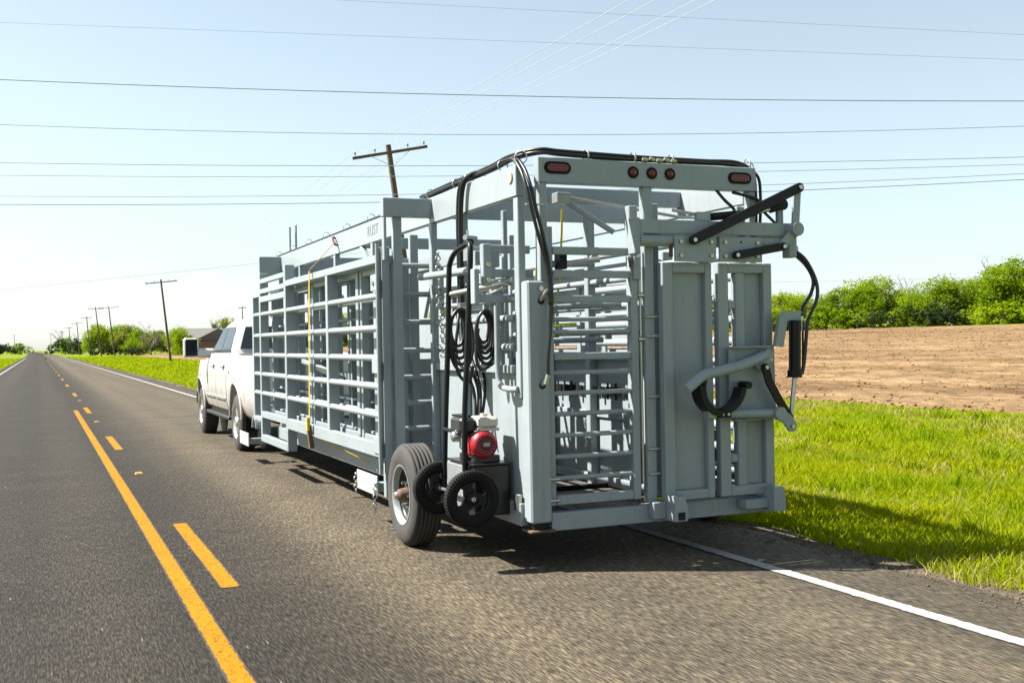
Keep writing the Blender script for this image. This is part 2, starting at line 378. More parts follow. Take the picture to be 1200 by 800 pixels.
# road sheet with ragged asphalt edges
ry = np.concatenate([np.arange(-30, 0, 1.), np.arange(0, 60, .25), np.arange(60, 300, 4.), np.arange(300, 1000, 40.), [1200, 1800, 3000]])
bend = lambda y: -np.clip(y - 200, 0, None) ** 2 * 1.2e-5
xl = -3.05 + bend(ry) + npr.normal(0, .03, len(ry)); xr = 5.36 + bend(ry) + np.convolve(npr.normal(0, .10, len(ry)), [.3, .4, .3], 'same')
cols = [xl - .12, xl, xl * .5 + xr * .5, xr, xr + .16]; zz = [-.2, 0, .0, 0, -.25]
v = np.stack([np.stack([c, ry, np.full(len(ry), z)], -1) for c, z in zip(cols, zz)], 1).reshape(-1, 3)
i = (np.arange(4)[None, :] + (np.arange(len(ry) - 1) * 5)[:, None]).ravel()
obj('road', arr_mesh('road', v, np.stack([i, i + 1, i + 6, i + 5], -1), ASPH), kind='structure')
def stripe(name, x, w, y0, y1, m, z=.004, step=2.):
    ys = np.concatenate([np.arange(y0, min(y1, 200), step), np.arange(200, y1, 20.) if y1 > 200 else [], [y1]])
    jl = npr.normal(0, .0015, len(ys)); jr = npr.normal(0, .0015, len(ys))
    v = np.stack([np.stack([x - w / 2 + jl + bend(ys), ys, np.full(len(ys), z)], -1), np.stack([x + w / 2 + jr + bend(ys), ys, np.full(len(ys), z)], -1)], 1).reshape(-1, 3)
    i = np.arange(len(ys) - 1) * 2
    return obj(name, arr_mesh(name, v, np.stack([i, i + 1, i + 3, i + 2], -1), m), kind='structure')
stripe('yellow_centre_line', .865, .13, -5, 31.4, YPAINT, step=.4)
stripe('white_edge_line', 4.64, .13, -5, 1500, WPAINT, step=.4)
stripe('white_edge_line', -2.42, .13, -5, 1500, WPAINT2, step=.4)
for k in range(24):
    y = 7.55 + 11.1 * k
    stripe('yellow_centre_dash', 1.15, .135, y, y + 2.95, YPAINT2, step=.3)
# raised reflective markers
def marker(x, y, label):
    t = thing('road_marker', (x, y, .004), label, 'road marker', 'raised markers along the centre line')
    put(MB().prism([(x - .05, y - .05, .004), (x + .05, y - .05, .004), (x + .035, y - .02, .022), (x - .035, y - .02, .022)], (0, .09, 0)), 'base', mat('marker_body%d' % int(y), (.35, .2, .08), .4), t)
    put(MB().prism([(x - .042, y - .052, .007), (x + .042, y - .052, .007), (x + .032, y - .031, .021), (x - .032, y - .031, .021)], (0, -.004, .001)), 'reflector', YREFL, t)
YREFL = mat('amber_reflector', (.4, .15, .01), .25)
for k, lb in ((0, 'small amber raised road marker beside the solid yellow line, nearest the camera'), (1, 'small amber raised road marker between the second and third yellow dashes'), (2, 'small amber raised road marker farthest up the road')):
    marker(1.15, 14.9 + 11.1 * k + (8 if k else 0) * 0, lb)

# worn dirt shoulder between asphalt and grass
DIRT = mat('dusty_gravel_shoulder', (.085, .068, .048), .95, var=.45, vscale=9, spec=.1, bump=.8, bscale=60)
sy = np.concatenate([np.arange(-5, 60, .25), np.arange(60, 200, 2.)]); x1 = 5.72 + np.convolve(npr.normal(0, .14, len(sy)), [.2, .2, .2, .2, .2], 'same')
v = np.stack([np.stack([np.full(len(sy), 5.1), sy, np.full(len(sy), -.025)], -1), np.stack([np.full(len(sy), 5.45), sy, hgt(5.45, sy) + .022], -1), np.stack([x1, sy, hgt(x1, sy) + .012], -1)], 1).reshape(-1, 3)
i = (np.arange(2)[None, :] + (np.arange(len(sy) - 1) * 3)[:, None]).ravel()
obj('dirt_shoulder', arr_mesh('dirt_shoulder', v, np.stack([i, i + 1, i + 4, i + 3], -1), DIRT), kind='structure')
def pebbles(n):
    base = np.array([(1, 0, 0), (-1, 0, 0), (0, 1, 0), (0, -1, 0), (0, 0, .7), (0, 0, -.7)], float); tri = np.array([(0, 2, 4), (2, 1, 4), (1, 3, 4), (3, 0, 4), (2, 0, 5), (1, 2, 5), (3, 1, 5), (0, 3, 5)])
    x = 5.42 + .13 * npr.normal(size=n); y = 3.5 + 22 * npr.random(n) ** 1.5; s = .004 + .012 * npr.random(n) ** 2; z = np.where(x < 5.34, .002, hgt(x, y) + .022)
    v = base[None] * s[:, None, None] * (.6 + .8 * npr.random((n, 6, 3))); v += np.stack([x, y, z], -1)[:, None]
    return v.reshape(-1, 3), (tri[None] + (np.arange(n) * 6)[:, None, None]).reshape(-1, 3)
v, f = pebbles(4000); obj('shoulder_gravel', arr_mesh('shoulder_gravel', v, f, DIRT), kind='stuff', label='loose gravel along the crumbling asphalt edge')

# ploughed field with its own relief
fx = np.concatenate([np.arange(17.2, 34, .22), np.arange(34, 60, .6), np.arange(60, 112, 2.)])
fy = np.concatenate([np.arange(-5, 10, 2.), np.arange(10, 60, .3), np.arange(60, 140, 1.5), np.arange(140, 300, 8.)])
def fz(X, Y):
    z = hgt(X, Y) + .03 + .02 * np.sin(X * 6.9 + .4 * np.sin(Y * .2)) * (X < 60) + npr.normal(0, .009, X.shape)
    e = np.minimum(np.minimum((X - 17.2) / .8, (Y + 5) / 2), (111.5 - X) / 2); return np.where(e < 1, hgt(X, Y) + .03 - .06 * (1 - np.clip(e, 0, 1)), z)
v, f = grid(fx, fy, fz)
edge = v[:, 0] < 17.4; v[edge, 0] += npr.normal(0, .25, edge.sum())
obj('ploughed_field', arr_mesh('ploughed_field', v, f, SOIL), kind='structure')
# clods
def scatter_clods(n):
    base = np.array([(1, 0, 0), (-1, 0, 0), (0, 1, 0), (0, -1, 0), (0, 0, .8), (0, 0, -.8)], float)
    tri = np.array([(0, 2, 4), (2, 1, 4), (1, 3, 4), (3, 0, 4), (2, 0, 5), (1, 2, 5), (3, 1, 5), (0, 3, 5)])
    x = 17.3 + 80 * npr.random(n) ** 1.8; y = 9 + 110 * npr.random(n) ** 1.4; s = (.012 + .045 * npr.random(n) ** 3) * (1 + (x - 17) / 40)
    v = base[None] * s[:, None, None] * (.6 + .8 * npr.random((n, 6, 3))); v += np.stack([x, y, hgt(x, y) + .035], -1)[:, None]
    return v.reshape(-1, 3), (tri[None] + (np.arange(n) * 6)[:, None, None]).reshape(-1, 3)
v, f = scatter_clods(22000); obj('soil_clods', arr_mesh('soil_clods', v, f, SOIL), kind='stuff', label='loose clods of turned soil lying on the ploughed field')

# grass blades along the verges
def blades(x, y, h, w, lean):
    n = len(x); a = npr.random(n) * 2 * np.pi; z = hgt(x, y) - .02
    dx, dy = np.cos(a) * w / 2, np.sin(a) * w / 2; la = npr.random(n) * 2 * np.pi; lx, ly = np.cos(la) * lean * h, np.sin(la) * lean * h
    P = lambda X, Y, Z: np.stack([X, Y, Z], -1)
    v = np.stack([P(x - dx, y - dy, z), P(x + dx, y + dy, z), P(x + dx * .7 + lx * .35, y + dy * .7 + ly * .35, z + h * .6), P(x - dx * .7 + lx * .35, y - dy * .7 + ly * .35, z + h * .6), P(x + lx, y + ly, z + h)], 1)
    o = (np.arange(n) * 5)[:, None]
    return v.reshape(-1, 3), np.concatenate([o + np.array([[0, 1, 2]]), o + np.array([[0, 2, 3]]), o + np.array([[3, 2, 4]])])
def patch(n, x0, x1, y0, y1, hs, w, pw=1.):
    x = x0 + (x1 - x0) * npr.random(n); y = y0 + (y1 - y0) * npr.random(n) ** pw
    cl = .55 + .45 * np.sin(x * 1.9 + 1.3 * np.sin(y * .8)) * np.sin(y * 1.1 + x * .6)
    h = hs * (.45 + .9 * npr.random(n)) * (.55 + .65 * cl)
    keep = (npr.random(n) < .45 + .6 * cl) & ((x > 5.56 + .16 * np.sin(y * 3.1) * np.sin(y * 1.3 + 1) + .1 * npr.random(n)) | (x < 0))
    x, y, h = x[keep], y[keep], h[keep]
    return blades(x, y, h, w * (.7 + .6 * npr.random(len(x))), .35 + .5 * npr.random(len(x)))
vs_, fs_, o = [], [], 0
for args in ((140000, 5.36, 10.5, 3.5, 14, .10, .011), (170000, 5.4, 17.3, 8, 30, .10, .016, 1.3), (70000, 9, 17.5, 3, 14, .10, .015), (60000, 5.4, 17.5, 30, 90, .12, .045, 1.3), (40000, 5.4, 17.5, 85, 260, .16, .1, 1.2), (30000, -14, -3.0, 45, 250, .16, .09, 1.4)):
    v, f = patch(*args); vs_.append(v); fs_.append(f + o); o += len(v)
obj('verge_grass', arr_mesh('verge_grass', np.concatenate(vs_), np.concatenate(fs_), BLADE), kind='stuff', label='bright yellow-green grass on the road verges')

# dry straw in patches, taller weeds here and there
cx_ = npr.random(70) * 11 + 5.8; cy_ = 4.5 + 34 * npr.random(70) ** 1.3; rr_ = .3 + .9 * npr.random(70); q = npr.integers(0, 70, 26000)
x = cx_[q] + npr.normal(0, 1, 26000) * rr_[q] * .6; y = cy_[q] + npr.normal(0, 1, 26000) * rr_[q] * 1.3; k = (x > 5.4) & (x < 17.4); x, y = x[k], y[k]
v, f = blades(x, y, .06 + .09 * npr.random(len(x)), .008 + .0006 * y, .5 + .5 * npr.random(len(x)))
obj('dry_grass', arr_mesh('dry_grass', v, f, STRAW), kind='stuff', label='patches of dry straw-coloured grass in the verge')
cx_ = npr.random(260) * 11.5 + 5.7; cy_ = 4 + 40 * npr.random(260) ** 1.4; q = npr.integers(0, 260, 16000)
x = cx_[q] + npr.normal(0, .09, 16000); y = cy_[q] + npr.normal(0, .09, 16000); k = (x > 5.5) & (x < 17.6); x, y = x[k], y[k]
v, f = blades(x, y, .10 + .16 * npr.random(len(x)), .014 + .0006 * y, .3 + .4 * npr.random(len(x)))
obj('weed_tufts', arr_mesh('weed_tufts', v, f, BLADE), kind='stuff', label='taller dark green weed tufts scattered through the verge')
# ------------------------------------------------------------------ livestock chute trailer
TR = thing('cattle_chute_trailer', (4.1, 11.0, 0), 'grey steel livestock handling chute on a two-wheel trailer behind the white pickup', 'trailer')
def B(name, x0, x1, y0, y1, z0, z1, m=None, b=.005, parent=None): return put(MB().box(x0, x1, y0, y1, z0, z1, b), name, m or PAINT, parent or TR)
def BM(name, p, q, w, h, m=None, parent=None, up=(0, 0, 1)): return put(MB().beam(p, q, w, h, up), name, m or PAINT, parent or TR)
def C(name, p, q, r, m=None, parent=None, n=12): return put(MB().cyl(p, q, r, n=n), name, m or PAINT, parent or TR)
def T(name, pts, r, m=None, parent=None, n=8, sub=6): return put(MB().tube(pts, r, n=n, sub=sub), name, m or HOSE, parent or TR)
def bolt(x, y, z, r=.013, parent=None, ax=(0, -1, 0)):
    p = Vector((x, y, z)); return put(MB().cyl(p, p + Vector(ax) * .014, r, n=6), 'bolt', BOLT, parent or TR)

# long top beams and transverse beams
LB = B('long_beam', 3.10, 3.165, 7.16, 15.8, 2.62, 2.84)
RB = B('long_beam', 5.00, 5.065, 7.16, 15.8, 2.62, 2.84)
RRB = B('rear_beam', 3.225, 5.045, 7.05, 7.13, 2.705, 2.885)
B('cross_beam', 3.165, 5.0, 8.05, 8.13, 2.70, 2.83)
B('cross_beam', 2.67, 5.5, 8.97, 9.05, 2.665, 2.825)
B('cross_beam', 2.80, 5.36, 15.35, 15.43, 2.55, 2.825)
B('cross_beam', 3.165, 5.0, 11.9, 11.98, 2.66, 2.78)
# lettering on the left beam
fc = bpy.data.curves.new('letters', 'FONT'); fc.body = 'RUST'; fc.size = .15; fc.extrude = .001; fc.space_character = 1.15
fo = bpy.data.objects.new('letters', fc); COL.objects.link(fo)
dg = bpy.context.evaluated_depsgraph_get(); lme = bpy.data.meshes.new_from_object(fo.evaluated_get(dg))
bpy.data.objects.remove(fo); lme.materials.clear(); lme.materials.append(LETTER)
lo = bpy.data.objects.new('lettering', lme); COL.objects.link(lo); lo.parent = LB
lo.matrix_local = Matrix.Translation(Vector((3.098, 10.98, 2.69)) - Vector(ORG[TR.name])) @ Matrix(((0, 0, -1), (-1, 0, 0), (0, 1, 0))).to_4x4()

# rear frame posts
B('post', 3.11, 3.165, 7.16, 7.24, 1.2, 2.619)
B('post', 3.228, 3.288, 7.052, 7.128, 2.02, 2.704)
B('post', 4.065, 4.14, 7.06, 7.13, .41, 2.704)
B('post', 4.985, 5.042, 7.06, 7.128, .41, 2.704)
CP = B('corner_post', 3.125, 3.285, 7.045, 7.175, .33, 2.02, b=.012)
B('skid_foot', 3.15, 3.26, 7.06, 7.16, .285, .329, BLACK); B('skid_plate', 3.11, 3.30, 7.02, 7.19, .268, .284, RUST)
put(MB().cyl((3.225, 7.044, 1.965), (3.225, 7.03, 1.965), .02, n=8), 'bolt', CHROME, CP)
for zz in (1.88, 1.29):
    put(MB().lathe((3.225, 7.043, zz), (0, 1, 0), [(0, .026), (0, .0)], n=16), 'hole', BLACK, CP)
    C('hose_fitting', (3.225, 7.05, zz + .005), (3.252, 6.99, zz + .07), .017, CHROME)
B('pivot_bracket', 3.095, 3.124, 7.2, 7.3, .40, .52, CHROME)
# base frame
B('base_rail', 3.287, 5.15, 7.055, 7.15, .268, .395)
B('base_rail', 3.10, 3.2, 7.176, 15.8, .30, .46); B('base_rail', 5.05, 5.15, 7.16, 15.8, .30, .46)
for y in (8.4, 9.9, 11.6, 13.4, 15.0): B('cross_member', 3.2, 5.05, y, y + .1, .31, .42)
B('floor_plate', 3.2, 4.14, 7.16, 9.8, .425, .44, FLOOR); B('floor_plate', 4.16, 5.05, 7.16, 9.8, .425, .44, FLOOR)
B('floor_plate', 3.2, 5.05, 9.95, 15.7, .425, .44, FLOOR)
m_ = MB()
for k in range(46): m_.box(3.42 + .015 * k, 3.428 + .015 * k, 7.75 - .0 * k, 7.80, .441, .475, .001)
put(m_, 'floor_grip', BLACK, TR)
B('floor_cleat', 3.3, 4.05, 8.3, 8.34, .441, .475, BLACK)

# rear left bay: barred gate
GX0, GX1 = 3.30, 3.955
G = B('gate_stile', GX1, 4.012, 7.07, 7.125, .44, 2.20)
B('gate_stile', 3.29, 3.335, 7.08, 7.12, .44, 2.25)
for z, h in ((2.235, .055), (2.07, .055), (1.893, .052), (1.487, .05), (.475, .065)): B('gate_rail', 3.336, GX1 - .001, 7.075, 7.12, z - h / 2, z + h / 2)
for z in (1.75, 1.66, 1.372, 1.227, 1.081, .93, .779, .628): C('gate_bar', (3.336, 7.1, z), (GX1, 7.1, z), .017)
for z in (.93 - .3, .48): C('hinge_pin', (3.27, 7.06, z), (3.35, 7.06, z), .012, CHROME)
C('latch_rod', (4.04, 7.09, .55), (4.04, 7.09, 2.25), .011, CHROME)
for z in (1.92, 1.60): C('latch_collar', (4.015, 7.09, z), (4.07, 7.09, z), .022, CHROME)
for z in (1.76, 1.62, 1.18, .80, .62): C('hinge_rod', (4.06, 7.045, z), (4.165, 7.045, z), .008, CHROME)
bolt(3.985, 7.069, 2.16); B('hinge_block', 3.94, 3.954, 7.05, 7.07, 2.12, 2.18, RUST)
B('gate_tab', 3.97, 4.02, 7.04, 7.069, 2.03, 2.2)
# upper shelf beam and pivot tube
B('shelf_beam', 3.975, 5.36, 6.96, 7.045, 2.358, 2.46)
B('shelf_end', 3.925, 3.974, 6.95, 7.05, 2.21, 2.47)
C('pivot_tube', (3.975, 6.99, 2.31), (5.30, 6.99, 2.31), .044, n=16)
B('shelf_end', 5.27, 5.34, 6.95, 7.045, 2.2, 2.357)

# inner right wall of the bay (sheet, rails, bars)
B('side_sheet', 4.15, 4.16, 7.25, 9.75, .44, 1.46)
B('sheet_rail', 4.10, 4.15, 7.22, 9.75, 1.44, 1.50)
B('sheet_rail', 4.12, 4.15, 7.22, 9.75, .445, .52); B('sheet_rail', 4.13, 4.15, 7.22, 9.75, .98, 1.03)
for y in (7.3, 8.0, 8.8, 9.6): B('sheet_post', 4.08, 4.15, y, y + .07, .44, 2.60)
for z in (1.66, 1.86, 2.06, 2.26): C('side_bar', (4.12, 7.2, z), (4.12, 9.7, z), .025)
m_ = MB()
for k in range(14):
    y = 7.45 + .13 * k; m_.box(4.118, 4.135, y, y + .1, 1.17, 1.23, .003).box(4.112, 4.118, y + .03, y + .06, 1.13, 1.26, .001)
put(m_, 'rubber_strip', RUBBER, TR)
# left outer wall of the bay
SW = B('side_sheet', 3.14, 3.15, 7.18, 9.0, .46, 1.40)
B('sheet_rail', 3.10, 3.139, 7.3, 9.0, 1.37, 1.43)
for y in (8.21, 8.95): B('sheet_post', 3.085, 3.139, y, y + .075, .462, 2.619)
for z, r in ((2.035, .028), (1.765, .026), (1.56, .026), (1.9, .018)): C('side_bar', (3.12, 7.26, z), (3.12, 8.9, z), r)
for y, z0, z1 in ((7.55, 1.43, 2.0), (7.75, 1.43, 1.95)): B('sheet_post', 3.13, 3.16, y, y + .03, z0, z1)
# squeeze linkage bracket beside the corner post
B('link_rail', 2.985, 3.30, 7.38, 7.42, 2.235, 2.295); B('link_rail', 2.93, 3.32, 7.37, 7.41, 2.062, 2.12); B('link_rail', 2.885, 3.2, 7.37, 7.41, 1.88, 1.94)
KP = B('link_plate', 2.92, 2.984, 7.35, 7.42, 2.0, 2.30); bolt(2.955, 7.349, 2.15, .018, KP); bolt(2.955, 7.349, 2.04, .018, KP)
B('link_plate', 2.845, 2.884, 7.34, 7.42, 1.87, 2.12)
C('link_arm', (2.86, 7.95, 1.96), (3.15, 7.3, 2.03), .022, CHROME); C('link_arm', (2.98, 7.7, 1.90), (3.1, 7.4, 1.99), .016, CHROME)
T('grab_handle', [(3.05, 7.43, 1.86), (3.05, 7.43, 1.6), (3.05, 7.43, 1.40), (3.055, 7.40, 1.29), (3.07, 7.28, 1.262), (3.10, 7.19, 1.262)], .023, PAINT)
C('link_bar', (2.98, 7.46, 2.13), (3.0, 9.0, 2.16), .03)
B('valve_block', 3.0, 3.2, 7.72, 7.84, 2.16, 2.28); B('valve_block', 3.02, 3.18, 7.9, 8.02, 2.22, 2.33, PAINT_D)
# overhead cylinder and braces between the top beams
C('brace_rod', (3.62, 7.5, 2.66), (4.05, 7.5, 2.42), .022); C('brace_rod', (3.66, 7.45, 2.665), (4.55, 7.3, 2.52), .012, CHROME)
C('brace_rod', (4.55, 7.3, 2.52), (4.85, 7.28, 2.52), .010, CHROME)
B('pivot_bracket', 3.55, 3.66, 7.43, 7.53, 2.62, 2.70, PAINT_D)
for x in (3.78,): C('pull_rod', (3.36, 7.4, 2.16), (3.78, 7.4, 2.17), .026)
C('ram', (3.55, 7.35, 2.16), (3.80, 7.25, 2.19), .022, CHROME); B('ram_clamp', 3.50, 3.56, 7.3, 7.4, 2.12, 2.24, BLACK)
for y in (7.9, 8.6): B('hanger', 3.60, 3.64, y, y + .05, 1.5, 2.7)
C('hanger_bar', (3.36, 7.5, 1.84), (4.1, 7.5, 1.87), .022); C('hanger_bar', (3.36, 7.8, 1.6), (4.1, 7.8, 1.6), .022)

# ---------------- head gate on the right bay
D1 = B('door_stile', 4.17, 4.255, 6.985, 7.055, .42, 2.155); B('door_stile', 4.535, 4.59, 6.985, 7.055, .42, 2.155)
B('door_rail', 4.256, 4.534, 6.985, 7.055, 2.08, 2.155); B('door_rail', 4.256, 4.534, 6.985, 7.055, .42, .49)
B('door_panel', 4.256, 4.534, 7.035, 7.045, .491, 2.079)
B('door_stile', 4.645, 4.735, 6.985, 7.055, .42, 2.155); B('door_stile', 4.80, 4.875, 6.985, 7.055, .496, 2.079); B('door_stile', 5.05, 5.125, 6.985, 7.055, .42, 2.155)
B('door_rail', 4.736, 5.049, 6.985, 7.055, 2.08, 2.155); B('door_rail', 4.736, 5.049, 6.985, 7.055, .42, .495)
B('door_panel', 4.876, 5.049, 7.035, 7.045, .496, 2.079)
for z in (1.845, 1.42, 1.12, .70): B('slot_bar', 4.736, 4.799, 6.99, 7.05, z - .03, z + .03)
for x0, x1 in ((4.245, 4.595), (4.625, 5.0)):
    p = B('pivot_plate', x0, x1, 6.925, 6.945, 2.157, 2.342, b=.002)
    for bx in (x0 + .045, x1 - .045):
        for bz in (2.20, 2.30): bolt(bx, 6.924, bz, .015, p)
    put(MB().cyl(((x0 + x1) / 2, 6.926, 2.305), ((x0 + x1) / 2, 6.922, 2.305), .008, n=8), 'bolt', BLACK, p)
B('pivot_pad', 4.222, 4.244, 6.95, 6.98, 2.19, 2.32, RUST)
# inner frame behind the doors
B('head_frame', 4.165, 4.235, 7.14, 7.22, .44, 2.6); B('head_frame', 4.93, 5.0, 7.14, 7.22, .44, 2.6)
for z in (.6, 1.0, 1.4, 1.8): C('inner_bar', (4.235, 7.5, z), (4.95, 7.5, z), .02)
# neck extender: plate, bent bar, cradle, tubes, links
NP = put(MB().prism([(4.70, 6.955, 1.53), (5.10, 6.955, 1.535), (5.11, 6.955, 1.05), (5.0, 6.955, .99), (4.70, 6.955, .99)], (0, -.016, 0)), 'neck_plate', PAINT, TR)
B('neck_flange', 4.70, 5.04, 6.88, 6.938, 1.52, 1.532); B('neck_flange', 4.70, 5.0, 6.88, 6.938, .985, .997)
bolt(5.06, 6.93, 1.43, .017, NP); bolt(4.79, 6.938, 1.43, .017, NP)
NB = T('neck_bar', [(4.20, 6.74, 1.235), (4.27, 6.75, 1.28), (4.37, 6.77, 1.335), (4.52, 6.79, 1.36), (4.70, 6.82, 1.39), (4.87, 6.86, 1.43), (4.97, 6.89, 1.46)], .038, PAINT, n=14, sub=5)
put(MB().prism([(4.88, 6.9, 1.41), (5.0, 6.9, 1.51), (5.06, 6.9, 1.48), (5.0, 6.9, 1.37), (4.94, 6.9, 1.33)], (0, -.02, 0)), 'neck_lug', PAINT, TR)
C('neck_tube', (4.56, 6.85, 1.045), (5.06, 6.85, 1.03), .034, n=14); B('neck_block', 4.43, 4.50, 6.81, 6.89, 1.02, 1.09, PAINT_D)
def band(c, r, a0, a1, w, t, tx):
    poly = [(c[0] + r * math.cos(R(a)), c[1], c[2] + r * math.sin(R(a))) for a in np.linspace(a0, a1, 10)]
    poly += [(c[0] + (r - t) * math.cos(R(a)), c[1], c[2] + (r - t) * math.sin(R(a))) for a in np.linspace(a1, a0, 10)]
    return MB().prism(poly, (0, w, 0))
CR = put(band((4.56, 6.78, 1.24), .215, 172, 262, .13, .045, 0), 'cradle_half', BLACK, TR)
put(band((4.535, 6.80, 1.26), .22, 275, 352, .11, .04, 0), 'cradle_half', BLACK, TR)
C('cradle_roll', (4.37, 6.78, 1.285), (4.37, 6.91, 1.285), .03, BLACK); C('cradle_roll', (4.775, 6.80, 1.25), (4.775, 6.91, 1.25), .028, BLACK)
B('cradle_bracket', 4.50, 4.62, 6.80, 6.86, 1.02, 1.075, BLACK); bolt(4.535, 6.799, 1.045, .012); bolt(4.585, 6.799, 1.045, .012)
def link(name, pts, w, t, m, parent=TR):
    """flat bar with rounded ends in a plane of constant Y"""
    pts = [Vector(p) for p in pts]; L, Rr = [], []
    n = len(pts)
    for i, p in enumerate(pts):
        d = (pts[min(i + 1, n - 1)] - pts[max(i - 1, 0)]).normalized(); s = Vector((-d.z, 0, d.x)); L.append(p + s * w / 2); Rr.append(p - s * w / 2)
    d0 = (pts[0] - pts[1]).normalized(); d1 = (pts[-1] - pts[-2]).normalized()
    cap1 = [pts[-1] + (Vector((-d1.z, 0, d1.x)) * math.cos(a) + d1 * math.sin(a)) * w / 2 for a in np.linspace(.3, math.pi - .3, 5)]
    cap0 = [pts[0] + (Vector((-d0.z, 0, d0.x)) * math.cos(a) + d0 * math.sin(a)) * w / 2 for a in np.linspace(.3, math.pi - .3, 5)]
    o = put(MB().prism(L + cap1 + Rr[::-1] + cap0, (0, -t, 0)), name, m, parent)
    for p in (pts[0], pts[-1]): put(MB().cyl((p.x, p.y - t, p.z), (p.x, p.y - t - .016, p.z), .016, n=8), 'bolt', CHROME, o)
    return o
link('black_link', [(4.955, 6.86, 1.375), (4.985, 6.86, 1.27), (5.07, 6.86, 1.13), (5.17, 6.86, .985)], .06, .02, BLACK)
link('rocker_link', [(5.045, 6.83, 1.03), (5.12, 6.83, .985), (5.16, 6.83, .93)], .085, .02, PAINT)
put(MB().cyl((5.05, 6.84, 1.03), (5.05, 6.79, 1.03), .05, n=16), 'pivot_boss', PAINT, TR)
# upper links
link('black_link', [(4.38, 6.90, 2.31), (5.325, 6.90, 2.725)], .072, .02, BLACK)
link('black_link', [(4.745, 6.90, 2.205), (5.165, 6.90, 2.275)], .062, .02, BLACK)
RK = link('rocker_link', [(5.325, 6.93, 2.725), (5.30, 6.93, 2.41), (5.165, 6.93, 2.275)], .062, .02, PAINT)
put(MB().cyl((5.302, 6.99, 2.41), (5.302, 6.88, 2.41), .052, n=18), 'pivot_boss', PAINT, RK)
C('rocker_tube', (5.26, 7.14, 2.42), (5.33, 6.96, 2.41), .045, n=16); C('rocker_tube', (4.95, 7.2, 2.43), (5.25, 7.1, 2.42), .05, n=16)
C('ram_body', (4.60, 7.0, 2.495), (4.98, 7.0, 2.535), .03, BLACK); C('ram_lever', (4.33, 7.1, 2.55), (4.62, 7.0, 2.49), .012, CHROME); B('ram_valve', 4.48, 4.6, 6.99, 7.04, 2.462, 2.53, PAINT_D); C('ram_rod', (4.98, 7.0, 2.535), (5.14, 7.0, 2.57), .018, CHROME)
C('ram_clevis', (5.13, 7.0, 2.57), (5.235, 7.0, 2.60), .034, BLACK); C('ram_eye', (5.235, 6.97, 2.605), (5.235, 7.04, 2.605), .045, BLACK); B('ram_lug', 5.2, 5.25, 6.99, 7.03, 2.45, 2.6)
# neck cylinder at the far right
put(MB().prism([(5.06, 6.90, 1.53), (5.10, 6.90, 1.74), (5.15, 6.90, 1.79), (5.30, 6.90, 1.79), (5.30, 6.90, 1.72), (5.17, 6.90, 1.71), (5.13, 6.90, 1.52)], (0, -.04, 0)), 'ram_bracket', PAINT, TR)
C('ram_body', (5.245, 6.87, 1.72), (5.235, 6.87, 1.32), .045, BLACK, n=16); C('ram_collar', (5.236, 6.87, 1.345), (5.234, 6.87, 1.29), .056, BLACK, n=16)
for dx in (-.058, .058): C('tie_rod', (5.245 + dx, 6.85, 1.72), (5.235 + dx, 6.85, 1.31), .008, BLACK, n=6)
C('ram_rod', (5.234, 6.87, 1.29), (5.19, 6.87, .98), .018, CHROME); C('hose_fitting', (5.30, 6.86, 1.75), (5.30, 6.86, 1.64), .015, CHROME)
# feet of the head gate
for x, z in ((4.165, .29), (5.02, .30)):
    put(MB().prism([(x, 6.86, z), (x + .105, 6.86, z), (x + .105, 6.86, z + .09), (x + .085, 6.86, z + .18), (x, 6.86, z + .18)], (0, .15, 0)), 'gate_foot', PAINT, TR)
put(MB().box(4.19, 4.245, 6.852, 6.8595, .30, .355, .001), 'foot_socket', BLACK, TR); B('foot_bar', 4.82, 5.02, 6.93, 7.04, .32, .39)
B('base_bracket', 4.06, 4.164, 6.98, 7.054, .30, .42)

# lamps in the rear beam
def oval(x, z, w, h, y, d, m, name, parent):
    r = h / 2; poly = [(x + (w / 2 - r) + r * math.cos(a), y, z + r * math.sin(a)) for a in np.linspace(-math.pi / 2, math.pi / 2, 10)]
    poly += [(x - (w / 2 - r) + r * math.cos(a), y, z + r * math.sin(a)) for a in np.linspace(math.pi / 2, 1.5 * math.pi, 10)]
    return put(MB().prism(poly, (0, -d, 0)), name, m, parent)
for x, z in ((3.373, 2.812), (4.895, 2.80)):
    g_ = oval(x, z, .205, .085, 7.049, .008, RUBBER, 'tail_lamp', RRB); oval(x, z, .165, .052, 7.040, .005, LENS, 'lens', RRB)
    m_ = MB()
    for i in range(6):
        for j in range(2): m_.lathe((x - .0625 + .025 * i, 7.0345, z - .012 + .024 * j), (0, -1, 0), [(0, .009), (.002, .006), (.003, 0)], n=8)
    put(m_, 'lamp_beads', LENS, RRB)
for x in (3.978, 4.132, 4.285):
    put(MB().cyl((x, 7.049, 2.805), (x, 7.04, 2.805), .043, n=20), 'marker_lamp', RUBBER, RRB); put(MB().lathe((x, 7.04, 2.805), (0, -1, 0), [(0, .028), (.006, .024), (.009, .0)], n=16), 'lens', LENS, RRB)
put(MB().cyl((3.099, 7.25, 2.76), (3.09, 7.25, 2.76), .04, n=18), 'marker_lamp', mat('faded_lens', (.34, .26, .22), .4), LB)

